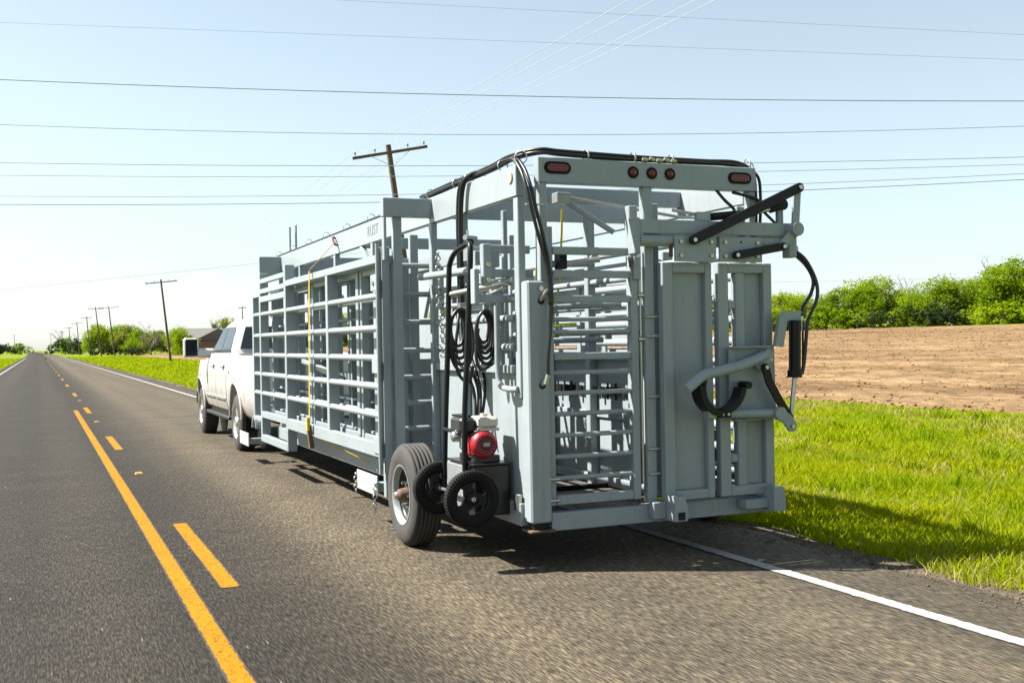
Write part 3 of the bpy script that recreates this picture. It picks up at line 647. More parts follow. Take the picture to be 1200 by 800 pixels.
# ---------------- folded panels along the left and right sides
def panel(x, s, full=True):
    """outer folded panel in the plane X = x; s = -1 left side, +1 right side"""
    t = .026 * s
    X0, X1 = sorted((x, x - .055 * s)); XD0, XD1 = sorted((x, x - .11 * s))
    for y, z0, z1 in ((9.10, .63, 2.42), (10.87, .74, 2.30), (12.90, .63, 2.54), (14.50, .37, 2.54), (15.02, .60, 2.30)):
        B('panel_post', XD0, XD1, y, y + (.085 if y > 9.2 else .045), z0, z1)
    B('panel_rail', X0 - .003, X1 + .003, 9.146, 12.899, .635, .755); B('panel_top', *sorted((x, x - .25 * s)), 9.146, 12.899, 2.285, 2.355)
    for z in (2.01, 1.735, 1.48, 1.235, .99):
        for a, b in ((9.146, 10.869), (10.916, 12.899), (12.946, 14.499), (14.546, 15.019)): C('panel_bar', (x - .03 * s, a, z), (x - .03 * s, b, z), .03)
    B('panel_rail', X0 - .002, X1 + .002, 12.946, 14.499, 2.40, 2.46); B('panel_rail', X0 - .002, X1 + .002, 12.946, 14.499, 2.27, 2.33); B('panel_rail', X0 - .002, X1 + .002, 12.946, 14.499, 2.16, 2.235)
    B('panel_rail', X0 - .002, X1 + .002, 12.946, 14.499, .68, .76); B('panel_rail', X0 - .002, X1 + .002, 14.546, 15.019, 2.235, 2.295); B('panel_rail', X0 - .002, X1 + .002, 14.546, 15.019, .62, .68)
    B('panel_rail', X0 - .002, X1 + .002, 12.946, 14.499, .37, .46); B('panel_post', XD0, XD1, 12.90, 12.945, .37, .629)
    for y, z0, z1 in ((12.2, .74, 2.3), (9.6, .74, 2.3), (10.2, .74, 2.3)): B('brace_strip', *sorted((x - .13 * s, x - .16 * s)), y, y + .09, z0, z1)
panel(2.645, -1); panel(5.55, 1)
for z in np.arange(.55, 2.5, .17): C('side_bar', (5.1, 7.25, z), (5.1, 9.8, z), .035)  # extra bars added so the trailer's right side casts a denser shadow
for z in np.arange(.85, 2.3, .25): BM('shadow_rail', (5.47, 9.2, z), (5.47, 15, z), .03, .12)  # wide rails added to close gaps in the shadow on the verge
# hinge plates on the near left stile
for z in (2.12, 1.42, .74): B('hinge_plate', 2.628, 2.644, 9.08, 9.25, z - .07, z + .07)
put(MB().cyl((2.627, 9.16, 2.12), (2.615, 9.16, 2.12), .022, n=8), 'bolt', CHROME, TR)
C('hinge_pin', (2.64, 9.075, .5), (2.64, 9.075, 2.45), .016)
# inner stacked panels
for x, yo in ((2.78, .0), (2.90, .35), (2.985, .15), (5.32, .2)):
    for y in (np.arange(9.35, 14.6, .62) + yo if 2.8 < x < 3 else (9.35 + yo, 10.1 + yo, 11.3 + yo, 12.1 + yo, 13.2 + yo, 14.4 + yo)): B('inner_post', x, x + .075, y, y + .05, .72, 2.27)
    for z in (.74, 2.26): B('inner_rail', x + .01, x + .06, 9.3 + yo, 14.6 + yo, z - .03, z + .03)
    for z in ((2.0, 1.725, 1.47, 1.225, .98) if x < 2.8 else (1.05, 1.45, 1.85)): C('inner_bar', (x + .03, 9.3 + yo, z), (x + .03, 14.6 + yo, z), .027 if x < 2.8 else .02, PAINT)
# posts under the left and right long beams
for x0, x1 in ((3.103, 3.163), (5.003, 5.063)):
    for y in (10.82, 12.35, 14.2, 15.55): B('post', x0, x1, y, y + .075, .461, 2.619)
BM('brace', (3.13, 11.3, 2.62), (3.13, 10.95, 2.38), .05, .05); BM('brace', (4.9, 15.2, 1.0), (4.9, 14.2, 2.5), .05, .07); BM('brace', (3.4, 14.8, .9), (3.5, 13.6, 2.2), .05, .07)
# transverse stack of rungs behind the left wheel
B('stack_post', 2.675, 2.70, 8.98, 9.04, 2.3, 2.66); B('stack_post', 2.765, 2.84, 9.0, 9.06, .55, 2.664); B('stack_post', 2.68, 2.745, 9.05, 9.095, .5, 2.42)
B('stack_post', 2.88, 2.95, 9.25, 9.3, .62, 2.28); B('stack_post', 3.0, 3.075, 9.28, 9.33, .62, 2.55)
for z in (2.265, 2.02, 1.78, 1.54, 1.31, 1.09, .87): C('rung', (2.84, 9.12, z), (3.22, 9.12, z), .023)
m_ = MB().box(2.92, 3.30, 9.4, 9.41, .62, 1.46, .001); put(m_, 'perforated_plate', PAINT, TR)
m_ = MB()
for i in range(5):
    for j in range(10):
        x = 2.955 + .07 * i; z = .70 + .078 * j
        m_.box(x, x + (.022 if (i + j) % 3 else .012), 9.396, 9.399, z, z + (.05 if (i * j) % 4 == 1 else .016), .0005)
put(m_, 'plate_holes', WHITEP, TR)
for x, z, h in ((3.07, 1.9, .5), (3.10, 1.5, .55)):
    m_ = MB()
    for k in range(int(h / .04)):
        m_.lathe((x, 8.75 + (.004 if k % 2 else 0), z + .04 * k), ((1, 0, 0) if k % 2 else (0, 1, 0)), [(-.006, .018), (.006, .018), (.006, .026), (-.006, .026), (-.006, .018)], n=10)
    put(m_, 'chain', CHROME, TR)
for y, z in ((9.5, 1.15), (9.8, 1.15), (10.3, 1.35), (11.0, 1.2)): B('drop_link', 3.0, 3.05, y, y + .16, z, z + .07, PAINT_D)
BM('drop_arm', (2.8, 12.7, 1.42), (2.86, 11.2, 1.26), .05, .06)
for k in range(6): B('latch_block', 2.90, 2.98, 11.05 + .12 * k, 11.12 + .12 * k, 1.22, 1.32, PAINT_D)
B('inner_sheet', 4.3, 4.31, 9.7, 13.0, .5, 1.9); B('inner_sheet', 4.95, 4.96, 13.4, 15.6, .5, 1.6)
# lower skid wings
def skid(y0, y1, xx, z0, z1):
    B('skid_plate', xx, xx + .012, y0, y1, z0, z1, WHITEP)
    put(band((0, 0, 0), .16, 0, 180, .05, .025, 0).build and MB().prism([(xx + .12, y0 + .25 + .17 * math.cos(a), .47 + .17 * math.sin(a)) for a in np.linspace(0, math.pi, 12)] + [(xx + .12, y0 + .25 + .145 * math.cos(a), .47 + .145 * math.sin(a)) for a in np.linspace(math.pi, 0, 12)], (.07, 0, 0)), 'skid_hoop', PAINT, TR)
    B('skid_arm', xx + .013, xx + .30, y0 + .1, y0 + .2, z0 + .02, z0 + .1)
skid(9.2, 9.85, 2.64, .30, .47); skid(15.3, 16.0, 2.60, .24, .42)
B('skid_leg', 2.68, 2.74, 9.06, 9.13, .30, .62)
m_ = MB()
for k in range(7): m_.lathe((2.632, 9.22 + .006 * k, .40 - .036 * k), ((0, 1, 0) if k % 2 else (1, 0, 0)), [(-.005, .014), (.005, .014), (.005, .021), (-.005, .021), (-.005, .014)], n=10)
put(m_, 'chain', CHROME, TR)
m_ = MB()
for k in range(5): m_.lathe((2.632, 9.86, .42 - .036 * k), ((0, 1, 0) if k % 2 else (1, 0, 0)), [(-.005, .014), (.005, .014), (.005, .021), (-.005, .021), (-.005, .014)], n=10)
put(m_, 'chain', CHROME, TR)
B('mast', 3.25, 3.275, 15.5, 15.56, 2.1, 3.26, PAINT_D); B('mast', 3.335, 3.36, 15.5, 15.56, 2.1, 3.29, PAINT_D)
# drawbar
BM('drawbar', (3.3, 15.8, .42), (3.74, 15.82, .5), .1, .1); BM('drawbar', (4.9, 15.8, .42), (3.86, 15.82, .5), .1, .1)

# ---------------- trailer wheels
def trailer_wheel(x, y, z, s):
    """s=-1: outer side faces -X"""
    r = .402; w = .235; c = (x, y, z); ax = (s, 0, 0)
    pr = [(-w / 2 + .01, .235), (-w / 2, .27), (-w / 2 - .004, .33), (-w / 2 + .012, r - .03), (-w / 2 + .035, r - .006)]
    for k in range(5):     # ribs and grooves
        a = -w / 2 + .035 + k * .033
        pr += [(a + .001, r), (a + .025, r), (a + .026, r - .013), (a + .032, r - .013)]
    pr += [(w / 2 - .035, r - .006), (w / 2 - .012, r - .03), (w / 2 + .004, .33), (w / 2, .27), (w / 2 - .01, .235)]
    wh = put(MB().lathe(c, ax, pr, n=56), 'wheel_tyre', TYRE, TR)
    put(MB().lathe(c, ax, [(w / 2 - .006, .238), (w / 2 - .012, .222), (w / 2 - .06, .205), (w / 2 - .075, .20), (w / 2 - .085, .15), (w / 2 - .06, .10), (w / 2 - .055, .06), (w / 2 - .055, 0)], n=40), 'rim', OIL, wh)
    put(MB().lathe(c, ax, [(w / 2 - .004, .240), (w / 2 - .002, .230), (w / 2 - .02, .216), (w / 2 - .05, .207)], n=40), 'rim_band', PAINT_D, wh)
    put(MB().lathe(c, ax, [(w / 2 - .06, .06), (w / 2 - .0, .05), (w / 2 + .02, .042), (w / 2 + .02, 0)], n=20), 'hub', RUST, wh)
    put(MB().lathe(c, ax, [(w / 2 + .02, .028), (w / 2 + .045, .026), (w / 2 + .048, 0)], n=14), 'hub_cap', CHROME, wh)
    for k in range(6):
        a = k * math.pi / 3; p = Vector((x + s * (w / 2 - .058), y + .1 * math.cos(a), z + .1 * math.sin(a))); put(MB().cyl(p, p + Vector((s * .03, 0, 0)), .012, n=6), 'wheel_nut', CHROME, wh)
trailer_wheel(2.735, 8.46, .402, -1); trailer_wheel(5.45, 8.46, .402, 1)
C('axle', (2.8, 8.46, .40), (5.38, 8.46, .40), .045, BLACK)

# ---------------- hydraulic hoses
def ring(x, y, z, ax, r=.042): put(MB().lathe((x, y, z), ax, [(-.005, r - .006), (.005, r - .006), (.005, r), (-.005, r), (-.005, r - .006)], n=18), 'hose_ring', CHROME, TR)
for y in (15.6, 14.64, 13.73, 12.83, 11.88, 10.92, 9.07, 8.41, 8.14, 7.45): ring(3.125, y, 2.878, (0, 1, .0))
for x in (3.62, 4.0, 4.32): ring(x, 7.09, 2.915, (1, 0, 0), .046)
ring(3.16, 7.2, 2.90, (1, 1, 0), .05); ring(5.0, 7.1, 2.91, (1, 0, 0), .05); ring(5.05, 7.15, 2.90, (0, 1, 0), .05)
for dx, dz in ((0, 0), (.03, .004)):
    T('hose', [(3.115 + dx, 15.6, 2.856), (3.12 + dx, 13, 2.857), (3.115 + dx, 10.9, 2.857), (3.12 + dx, 9.07, 2.86 + dz)], .011, n=6, sub=8)
for k, (dx, dz) in enumerate(((0, 0), (.024, .012), (.046, 0), (.012, .024), (.036, .028))):   # left beam rear stretch, then over the rear beam
    pts = [(3.10 + dx, 9.3, 2.86 + dz), (3.105 + dx, 8.6, 2.875 + dz), (3.11 + dx, 7.7, 2.885 + dz), (3.13 + dx, 7.36, 2.91 + dz), (3.24 + dx, 7.12 + dx * .3, 2.925 + dz), (3.45, 7.07 + dx, 2.915 + dz), (4.0, 7.075 + dx, 2.905 + dz), (4.6, 7.075 + dx, 2.91 + dz * .7), (4.9, 7.08 + dx, 2.905 + dz)]
    if k in (1, 3): pts += [(5.05, 7.09 + dx, 2.86), (5.085, 7.1 + dx, 2.7), (5.085, 7.1 + dx, 2.5), (5.08, 7.1, 2.35)]
    elif k == 2: pts += [(5.08, 7.09, 2.84), (5.12, 7.1, 2.66), (5.11, 7.1, 2.45)]
    else: pts += [(5.04, 7.1 + dx, 2.87)]
    T('hose', pts, .012, n=7, sub=6)
T('hose', [(4.72, 7.1, 2.71), (4.76, 7.05, 2.63), (4.82, 7.03, 2.57), (4.83, 7.02, 2.53)], .012); T('hose', [(4.86, 7.1, 2.70), (4.95, 7.05, 2.67), (5.05, 7.04, 2.64), (5.08, 7.02, 2.56), (5.2, 7.0, 2.44), (5.27, 6.96, 2.30)], .012)
# couplings on the top
for k in range(5): C('hose_coupling', (4.06 + .06 * k, 7.05, 2.905 + .01 * (k % 2)), (4.10 + .06 * k, 7.045, 2.90), .013, BOLT, n=8)
# hoses down the rear left corner
for dx in (0, .034):
    T('hose', [(3.13 + dx, 7.5, 2.90), (3.125 + dx, 7.28, 2.90), (3.12 + dx, 7.12, 2.80), (3.125 + dx, 7.03, 2.66), (3.155 + dx, 7.01, 2.50), (3.20 + dx, 7.01, 2.33), (3.25 + dx * .7, 7.01, 2.15), (3.268 + dx * .5, 7.0, 2.0), (3.272 + dx * .3, 6.99, 1.85)] + ([(3.265, 6.99, 1.65), (3.245, 6.99, 1.48), (3.245, 6.99, 1.36)] if dx else [(3.26, 6.985, 1.95)]), .0135)
C('hose_fitting', (3.245, 6.99, 1.365), (3.23, 7.0, 1.30), .018, CHROME); C('hose_clip', (3.11, 7.02, 2.545), (3.25, 7.02, 2.545), .007, CHROME)
# bundle down the middle-left post
HB = []
for k, (dx, dy) in enumerate(((0, 0), (.022, .01), (.008, -.022), (.028, -.02))):
    x = 3.045 + dx; y = 8.17 + dy
    T('hose', [(3.13, 7.85 + dy, 2.90), (3.09, 8.02 + dy, 2.895), (x, 8.13 + dy, 2.82), (x - .01, y, 2.6), (x - .01, y, 2.2), (x - .01, y, 1.9), (x - .02 + .04 * (k - 1.5) * .4, y - .06, 1.74), (x + .05 * (k - 1.5), y - .1, 1.5), (x - .02 + .02 * k, y - .3, 1.25), (2.99 + .015 * k, 7.75, .98)], .0125)
C('hose_clip', (3.02, 8.13, 1.88), (3.09, 8.13, 1.88), .03, CHROME, n=10); C('hose_clip', (3.01, 8.15, 2.33), (3.1, 8.15, 2.33), .009, CHROME)
# right side drop hoses
for pts in ([(5.33, 7.0, 2.27), (5.40, 6.93, 2.18), (5.47, 6.9, 2.02), (5.46, 6.88, 1.88), (5.36, 6.86, 1.72), (5.33, 6.85, 1.58), (5.31, 6.85, 1.42), (5.29, 6.85, 1.33)],
            [(5.32, 7.02, 2.26), (5.41, 6.95, 2.15), (5.46, 6.92, 2.03), (5.42, 6.9, 1.92), (5.33, 6.88, 1.82), (5.30, 6.86, 1.74)]): T('hose', pts, .014)
ring(5.345, 6.98, 2.27, (0, 1, 0), .026)

# coiled spare hoses hung on the post: things of their own
def coil(name, c, ry, rz, n, label, yaw_=0., tail=None):
    t = thing(name, c, label, 'hose', 'coiled hydraulic hoses')
    for k in range(n):
        r1 = 1 - .11 * k; pts = []
        for a in np.linspace(0, 2 * math.pi, 22):
            q = Vector((math.cos(a) * ry * r1, .012 * k + .004 * math.sin(3 * a + k), rz * .09 * k + math.sin(a) * rz * r1)); q.rotate(Matrix.Rotation(yaw_, 3, 'Z')); pts.append(Vector(c) + q)
        put(MB().tube(pts, .013, n=7, sub=2), 'hose_loop', HOSE, t)
    if tail: put(MB().tube(tail, .013, n=7), 'hose_tail', HOSE, t)
    return t
coil('hose_coil', (2.965, 7.95, 1.62), .105, .235, 5, 'black hydraulic hose coil hanging between the two handle uprights', .15, [(2.9, 7.93, 1.5), (2.93, 7.92, 1.36), (3.0, 7.9, 1.30), (3.04, 7.9, 1.42)])
coil('hose_coil', (3.015, 7.56, 1.635), .085, .195, 5, 'black hydraulic hose coil hanging right of the handle, beside the bent grab pipe', .1, [(2.95, 7.55, 1.7), (2.93, 7.55, 1.5), (2.97, 7.55, 1.40), (3.06, 7.55, 1.44)])

# yellow ratchet straps
st = thing('ratchet_strap', (2.62, 11.5, .7), 'yellow ratchet strap down the left panels, faded orange at its upper end', 'strap')
put(MB().beam((3.095, 12.25, 2.765), (2.605, 11.5, 2.372), .034, .005, up=(-1, 0, .6)), 'upper_webbing', ORANGE, st)
put(MB().beam((2.610, 11.49, 2.37), (2.610, 11.61, .72), .034, .005, up=(-1, 0, 0)), 'webbing', YELLOW, st)
put(MB().beam((2.60, 11.6, .76), (2.62, 11.56, .52), .05, .05, up=(-1, 0, 0)), 'ratchet', RUST, st)
put(MB().beam((2.59, 11.6, .84), (2.59, 11.59, .70), .05, .03, up=(-1, 0, 0)), 'ratchet_handle', YELLOW, st)
put(MB().beam((2.62, 11.52, .66), (3.07, 11.0, .40), .014, .005, up=(-1, 0, 0)), 'tail_webbing', YELLOW, st)
put(MB().tube([(3.11, 12.32, 2.80), (3.06, 12.27, 2.80), (3.07, 12.2, 2.72), (3.12, 12.18, 2.71)], .012, n=6), 'hook', RUST, st)
st = thing('ratchet_strap', (3.9, 8.6, .9), 'yellow strap hanging inside the chute behind the rear gate bars', 'strap')
put(MB().beam((4.25, 8.8, 2.75), (4.22, 8.8, 2.15), .02, .005, up=(0, -1, 0)), 'webbing', YELLOW, st)
put(MB().beam((4.22, 8.8, 2.15), (4.08, 8.75, 1.6), .02, .005, up=(0, -1, 0)), 'webbing', YELLOW, st)
put(MB().beam((3.43, 7.55, 2.2), (3.40, 7.55, 1.75), .02, .005, up=(0, -1, 0)), 'webbing', YELLOW, st)
# ------------------------------------------------------------------ power pack on a wheeled cart
CT = thing('power_pack_cart', (2.9, 7.6, .3), 'two-wheeled cart with petrol engine and tall black handle at the trailer corner', 'cart')
def cart_wheel(y):
    c = (2.77, y, .505); ax = (0, -1, 0)
    pr = [(-.03, .13), (-.045, .15), (-.043, .175), (-.03, .19), (-.012, .2), (.012, .2), (.03, .19), (.043, .175), (.045, .15), (.03, .13)]
    w = put(MB().lathe(c, ax, pr, n=44), 'wheel', RUBBER, CT)
    m_ = MB()
    for k in range(56):
        a = 2 * math.pi * k / 56; d = Vector((math.cos(a), 0, math.sin(a)))
        for sy in (-1, 1):
            p = Vector(c) + d * .1935 + Vector((0, sy * .022, 0)); m_.beam(p - Vector((0, .014, 0)), p + Vector((0, .014, 0)), .012, .008, up=d, b=.002)
    put(m_, 'tread', RUBBER, w)
    put(MB().lathe(c, ax, [(-.03, .132), (-.02, .115), (.02, .115), (.03, .132)], n=40), 'rim', BLACK, w)
    for k in range(3):
        a = math.pi / 2 + k * 2 * math.pi / 3 + .35; d = Vector((math.cos(a), 0, math.sin(a))); n_ = Vector((-d.z, 0, d.x)); o = Vector(c) + Vector((0, .012, 0))
        put(MB().prism([o + n_ * .05 + d * .03, o + n_ * .034 + d * .08, o + n_ * .06 + d * .118, o - n_ * .06 + d * .118, o - n_ * .034 + d * .08, o - n_ * .05 + d * .03], (0, -.024, 0)), 'spoke', BLACK, w)
    put(MB().lathe(c, ax, [(-.035, .045), (.03, .045), (.034, .02), (.034, 0)], n=18), 'hub', BLACK, w)
    put(MB().lathe(c, ax, [(.035, .018), (.05, .016), (.052, .009), (.04, .008), (.04, 0)], n=12), 'axle_end', CHROME, w)
cart_wheel(7.28); cart_wheel(7.975)
put(MB().cyl((2.77, 7.28, .505), (2.77, 8.0, .505), .014), 'axle', CHROME, CT)
put(MB().tube([(2.80, 7.47, .50), (2.80, 7.47, 1.0), (2.835, 7.47, 1.6), (2.86, 7.46, 2.12), (2.865, 7.46, 2.24), (2.875, 7.49, 2.305), (2.89, 7.56, 2.31)], .021, n=10), 'handle_upright', BLACK, CT)
put(MB().tube([(2.80, 7.93, .50), (2.82, 7.93, 1.0), (2.85, 7.93, 1.6), (2.865, 7.92, 2.10), (2.87, 7.90, 2.20), (2.88, 7.82, 2.27), (2.90, 7.68, 2.31), (2.91, 7.55, 2.33)], .021, n=10), 'handle_upright', BLACK, CT)
put(MB().cyl((2.86, 7.55, 2.36), (2.97, 7.62, 2.36), .02), 'handle_clamp', PAINT_D, CT); put(MB().cyl((2.9, 7.6, 2.1), (2.9, 7.6, 2.42), .008), 'clamp_bolt', CHROME, CT)
put(MB().cyl((2.80, 7.49, .95), (2.80, 7.91, .95), .015), 'cross_tube', BLACK, CT)
put(MB().box(2.83, 3.10, 7.37, 7.88, .36, .72, .008), 'reservoir', OIL, CT)
put(MB().box(2.815, 3.11, 7.355, 7.90, .721, .735, .003), 'reservoir_lid', OIL, CT)
put(MB().box(2.80, 2.829, 7.5, 7.86, .40, .71, .004), 'side_plate', PAINT_D, CT)
for y in (7.42, 7.66): put(MB().box(2.86, 3.05, y, y + .09, .736, .785, .004), 'engine_mount', DARKPL, CT)
EN = put(MB().box(2.87, 3.07, 7.38, 7.66, .786, 1.0, .02), 'engine', mat('cast_engine_block', (.30, .29, .27), .5, metal=.5, var=.3, vscale=12), CT)
EC = Vector((2.965, 7.37, .90))
put(MB().lathe(EC, (0, -1, 0), [(-.05, .125), (-.0, .128), (.03, .12), (.055, .10), (.062, .085), (.058, .075), (.058, 0)], n=36), 'recoil_cover', RED, EN)
m_ = MB()
for k in range(18):
    a = 2 * math.pi * k / 18; d = Vector((math.cos(a), 0, math.sin(a))); p = EC + d * .072 + Vector((0, -.062, 0)); m_.beam(p - d * .015, p + d * .018, .008, .006, up=(0, -1, 0), b=.001)
put(m_, 'cooling_slots', BLACK, EN)
put(MB().lathe(EC + Vector((0, -.058, 0)), (0, -1, 0), [(0, .05), (.008, .048), (.01, 0)], n=24), 'starter_hub', mat('dark_hub', (.05, .02, .02), .4), EN)
put(MB().box(EC.x - .03, EC.x + .03, EC.y - .0725, EC.y - .0685, EC.z - .012, EC.z + .02, .001), 'badge', PAINT_D, EN)
put(MB().box(2.85, 2.92, 7.36, 7.6, .80, .98, .02), 'shroud_side', RED, EN)
put(MB().box(2.93, 3.11, 7.36, 7.64, 1.045, 1.145, .03), 'fuel_tank', TANK, EN); put(MB().box(2.925, 3.115, 7.355, 7.645, 1.02, 1.046, .01), 'tank_seam', TANK, EN)
put(MB().cyl((3.02, 7.5, 1.14), (3.02, 7.5, 1.17), .035), 'tank_cap', TANK, EN)
put(MB().box(2.77, 2.925, 7.45, 7.72, 1.0, 1.14, .025), 'air_filter', DARKPL, EN); put(MB().box(2.80, 2.90, 7.5, 7.75, 1.142, 1.16, .006), 'filter_lid', BLACK, EN)
put(MB().lathe((2.80, 7.66, .96), (-1, 0, 0), [(-.05, .05), (.02, .05), (.035, .035), (.035, 0)], n=18), 'muffler', CHROME, EN)
put(MB().box(2.83, 2.93, 7.50, 7.66, .84, 1.0, .02), 'carburettor', PAINT_D, EN); put(MB().cyl((2.93, 7.6, .77), (2.93, 7.6, .86), .02), 'oil_drain', CHROME, EN)

EN.matrix_local = Matrix.Translation(Vector((2.945, 7.52, .786)) - Vector(ORG[CT.name])) @ Matrix.Scale(.80, 4) @ Matrix.Translation(Vector(ORG[CT.name]) - Vector((2.99, 7.5, .80)))

# ------------------------------------------------------------------ pickup truck
PX, PY = 3.80, 17.45       # centre line, rear axle
PT = thing('pickup_truck', (PX, PY + 2, 0), 'white crew-cab pickup truck with wide tow mirrors pulling the grey trailer', 'pickup truck')
def sec(y, out=0.):
    """half cross-section of the lower body at truck station y (0 = rear axle): list of (x, z)"""
    top = 1.46 if y < .95 else (1.50 if y < 3.35 else 1.50 - .10 * min(1, (y - 3.35) / .4) - .05 * max(0, (y - 3.5) / 1.1))
    pinch = .10 * max(0, (y - 4.05) / .75) ** 2 + .03 * max(0, (-y - .9) / .4) ** 2
    flare = .035 * math.exp(-((y) / .5) ** 2) + .04 * math.exp(-((y - 3.95) / .5) ** 2)
    w = 1.005 - pinch + out
    return [(w - .08, .52), (w - .035, .58), (w - .005 + flare * .4, .72), (w + flare, .98), (w + flare * .8, 1.14), (w - .005 + flare * .3, 1.24), (w - .03, 1.36), (w - .075 if y > .95 else w - .05, top - .02), (w - .12, top)]
def loft(stations, out=0., lo=0, hi=9, close=True):
    m = MB(); rows = []
    for y in stations:
        h = sec(y, out)[lo:hi]; rows.append([Vector((PX - x, PY + y, z)) for x, z in h] + ([Vector((PX + x, PY + y, z)) for x, z in reversed(h)] if close else []))
    n = len(rows[0]); vs = [p for r_ in rows for p in r_]; fs = []
    for i in range(len(rows) - 1):
        for k in range(n if close else n - 1):
            a = i * n + k; b = i * n + (k + 1) % n; fs.append((a, a + n, b + n, b))
    if close: fs += [tuple(range(n)), tuple(range((len(rows) - 1) * n, len(rows) * n))[::-1]]
    m.add(vs, fs, True); return m
def evalbool(mb, name, cutters, m):
    me = mb.mesh(name, m, ORG[PT.name]); bm = bmesh.new(); bm.from_mesh(me); bmesh.ops.recalc_face_normals(bm, faces=bm.faces); bm.to_mesh(me); bm.free()
    o = bpy.data.objects.new(name, me); COL.objects.link(o); tmp = []
    for c in cutters:
        cm = c.mesh('cut', m, ORG[PT.name]); b2 = bmesh.new(); b2.from_mesh(cm); bmesh.ops.remove_doubles(b2, verts=b2.verts, dist=1e-5); bmesh.ops.recalc_face_normals(b2, faces=b2.faces); b2.to_mesh(cm); b2.free()
        co = bpy.data.objects.new('cut', cm); COL.objects.link(co); tmp.append(co)
        md = o.modifiers.new('b', 'BOOLEAN'); md.operation = 'DIFFERENCE'; md.object = co; md.solver = 'EXACT'
    dg = bpy.context.evaluated_depsgraph_get(); dg.update()
    me2 = bpy.data.meshes.new_from_object(o.evaluated_get(dg)); me2.name = name
    for t in tmp: bpy.data.objects.remove(t)
    bpy.data.objects.remove(o)
    o = bpy.data.objects.new(name, me2); COL.objects.link(o); o.parent = PT; ORG[o.name] = ORG[PT.name]
    if not me2.materials: me2.materials.append(m)
    return o
FA, RA, TRr = 3.95, 0., .435
cut = []
for ya in (FA, RA):
    for s in (-1, 1): cut.append(MB().cyl((PX + s * 1.2, PY + ya, TRr + .06), (PX + s * .62, PY + ya, TRr + .06), .53, n=36, smooth=False))
cut.append(MB().box(PX - .80, PX + .80, PY - 1.27, PY + .86, .95, 1.8, .01))
body = evalbool(loft([-1.50, -1.36, -1.0, -.7, -.5, -.3, 0, .3, .5, .7, .95, .97, 1.6, 2.4, 3.04, 3.34, 3.36, 3.6, 3.8, 3.95, 4.2, 4.45, 4.65, 4.85]), 'body', cut, TRUCKW)
sh = lambda o: o.data.shade_auto_smooth(angle=R(35)) if hasattr(o.data, 'shade_auto_smooth') else None
# greenhouse
def cabsec(z): t = max(0., z - 1.49) / (2.06 - 1.49); return .90 - .19 * t ** 1.3
cab = MB(); rows = []
for z, yr, yf in ((1.47, .94, 3.50), (1.55, .95, 3.38), (1.75, 1.0, 3.04), (1.93, 1.08, 2.70), (2.02, 1.18, 2.50), (2.06, 1.5, 2.2)):
    w = cabsec(z) - (.12 if z > 2.04 else (.03 if z > 2.0 else 0)); r_ = .12
    rows.append([Vector((PX - w + r_ * .4, PY + yr, z)), Vector((PX - w, PY + yr + r_, z)), Vector((PX - w, PY + yf - r_ * 1.6, z)), Vector((PX - w + r_, PY + yf, z)), Vector((PX, PY + yf + .05, z)), Vector((PX + w - r_, PY + yf, z)), Vector((PX + w, PY + yf - r_ * 1.6, z)), Vector((PX + w, PY + yr + r_, z)), Vector((PX + w - r_ * .4, PY + yr, z)), Vector((PX, PY + yr - .02, z))])
n = 10; cab.add([p for r_ in rows for p in r_], [(i * n + (k + 1) % n, i * n + k, (i + 1) * n + k, (i + 1) * n + (k + 1) % n) for i in range(len(rows) - 1) for k in range(n)] + [tuple(range(5 * n, 6 * n))[::-1]], True)
put(cab, 'cab', TRUCKW, PT)
def side_window(name, quad, m, s):
    """quad: (y, z) corners; lies just proud of the cab side"""
    put(MB().prism([(PX + s * (cabsec(z) + .003), PY + y, z) for y, z in quad], (s * .008, 0, 0)), name, m, PT)
for s in (-1, 1):
    side_window('rear_door_window', [(1.14, 1.545), (2.06, 1.545), (2.06, 1.93), (1.36, 1.93), (1.22, 1.86)], GLASSL, s)
    side_window('front_door_window', [(2.14, 1.545), (3.12, 1.545), (3.02, 1.63), (2.58, 1.93), (2.14, 1.93)], GLASSL, s)
    side_window('window_frame', [(1.10, 1.51), (3.16, 1.51), (3.16, 1.54), (1.10, 1.54)], TRIM, s); side_window('pillar_trim', [(2.07, 1.545), (2.13, 1.545), (2.13, 1.93), (2.07, 1.93)], TRIM, s)
# rear window
put(MB().prism([(PX - .78, PY + .935, 1.56), (PX + .78, PY + .935, 1.56), (PX + .68, PY + 1.025, 1.92), (PX - .68, PY + 1.025, 1.92)], (0, -.02, .004)), 'rear_window', GLASS, PT)
put(MB().prism([(PX - .70, PY + 3.40, 1.57), (PX + .70, PY + 3.40, 1.57), (PX + .60, PY + 2.72, 1.95), (PX - .60, PY + 2.72, 1.95)], (0, .03, .03)), 'windscreen', GLASS, PT)
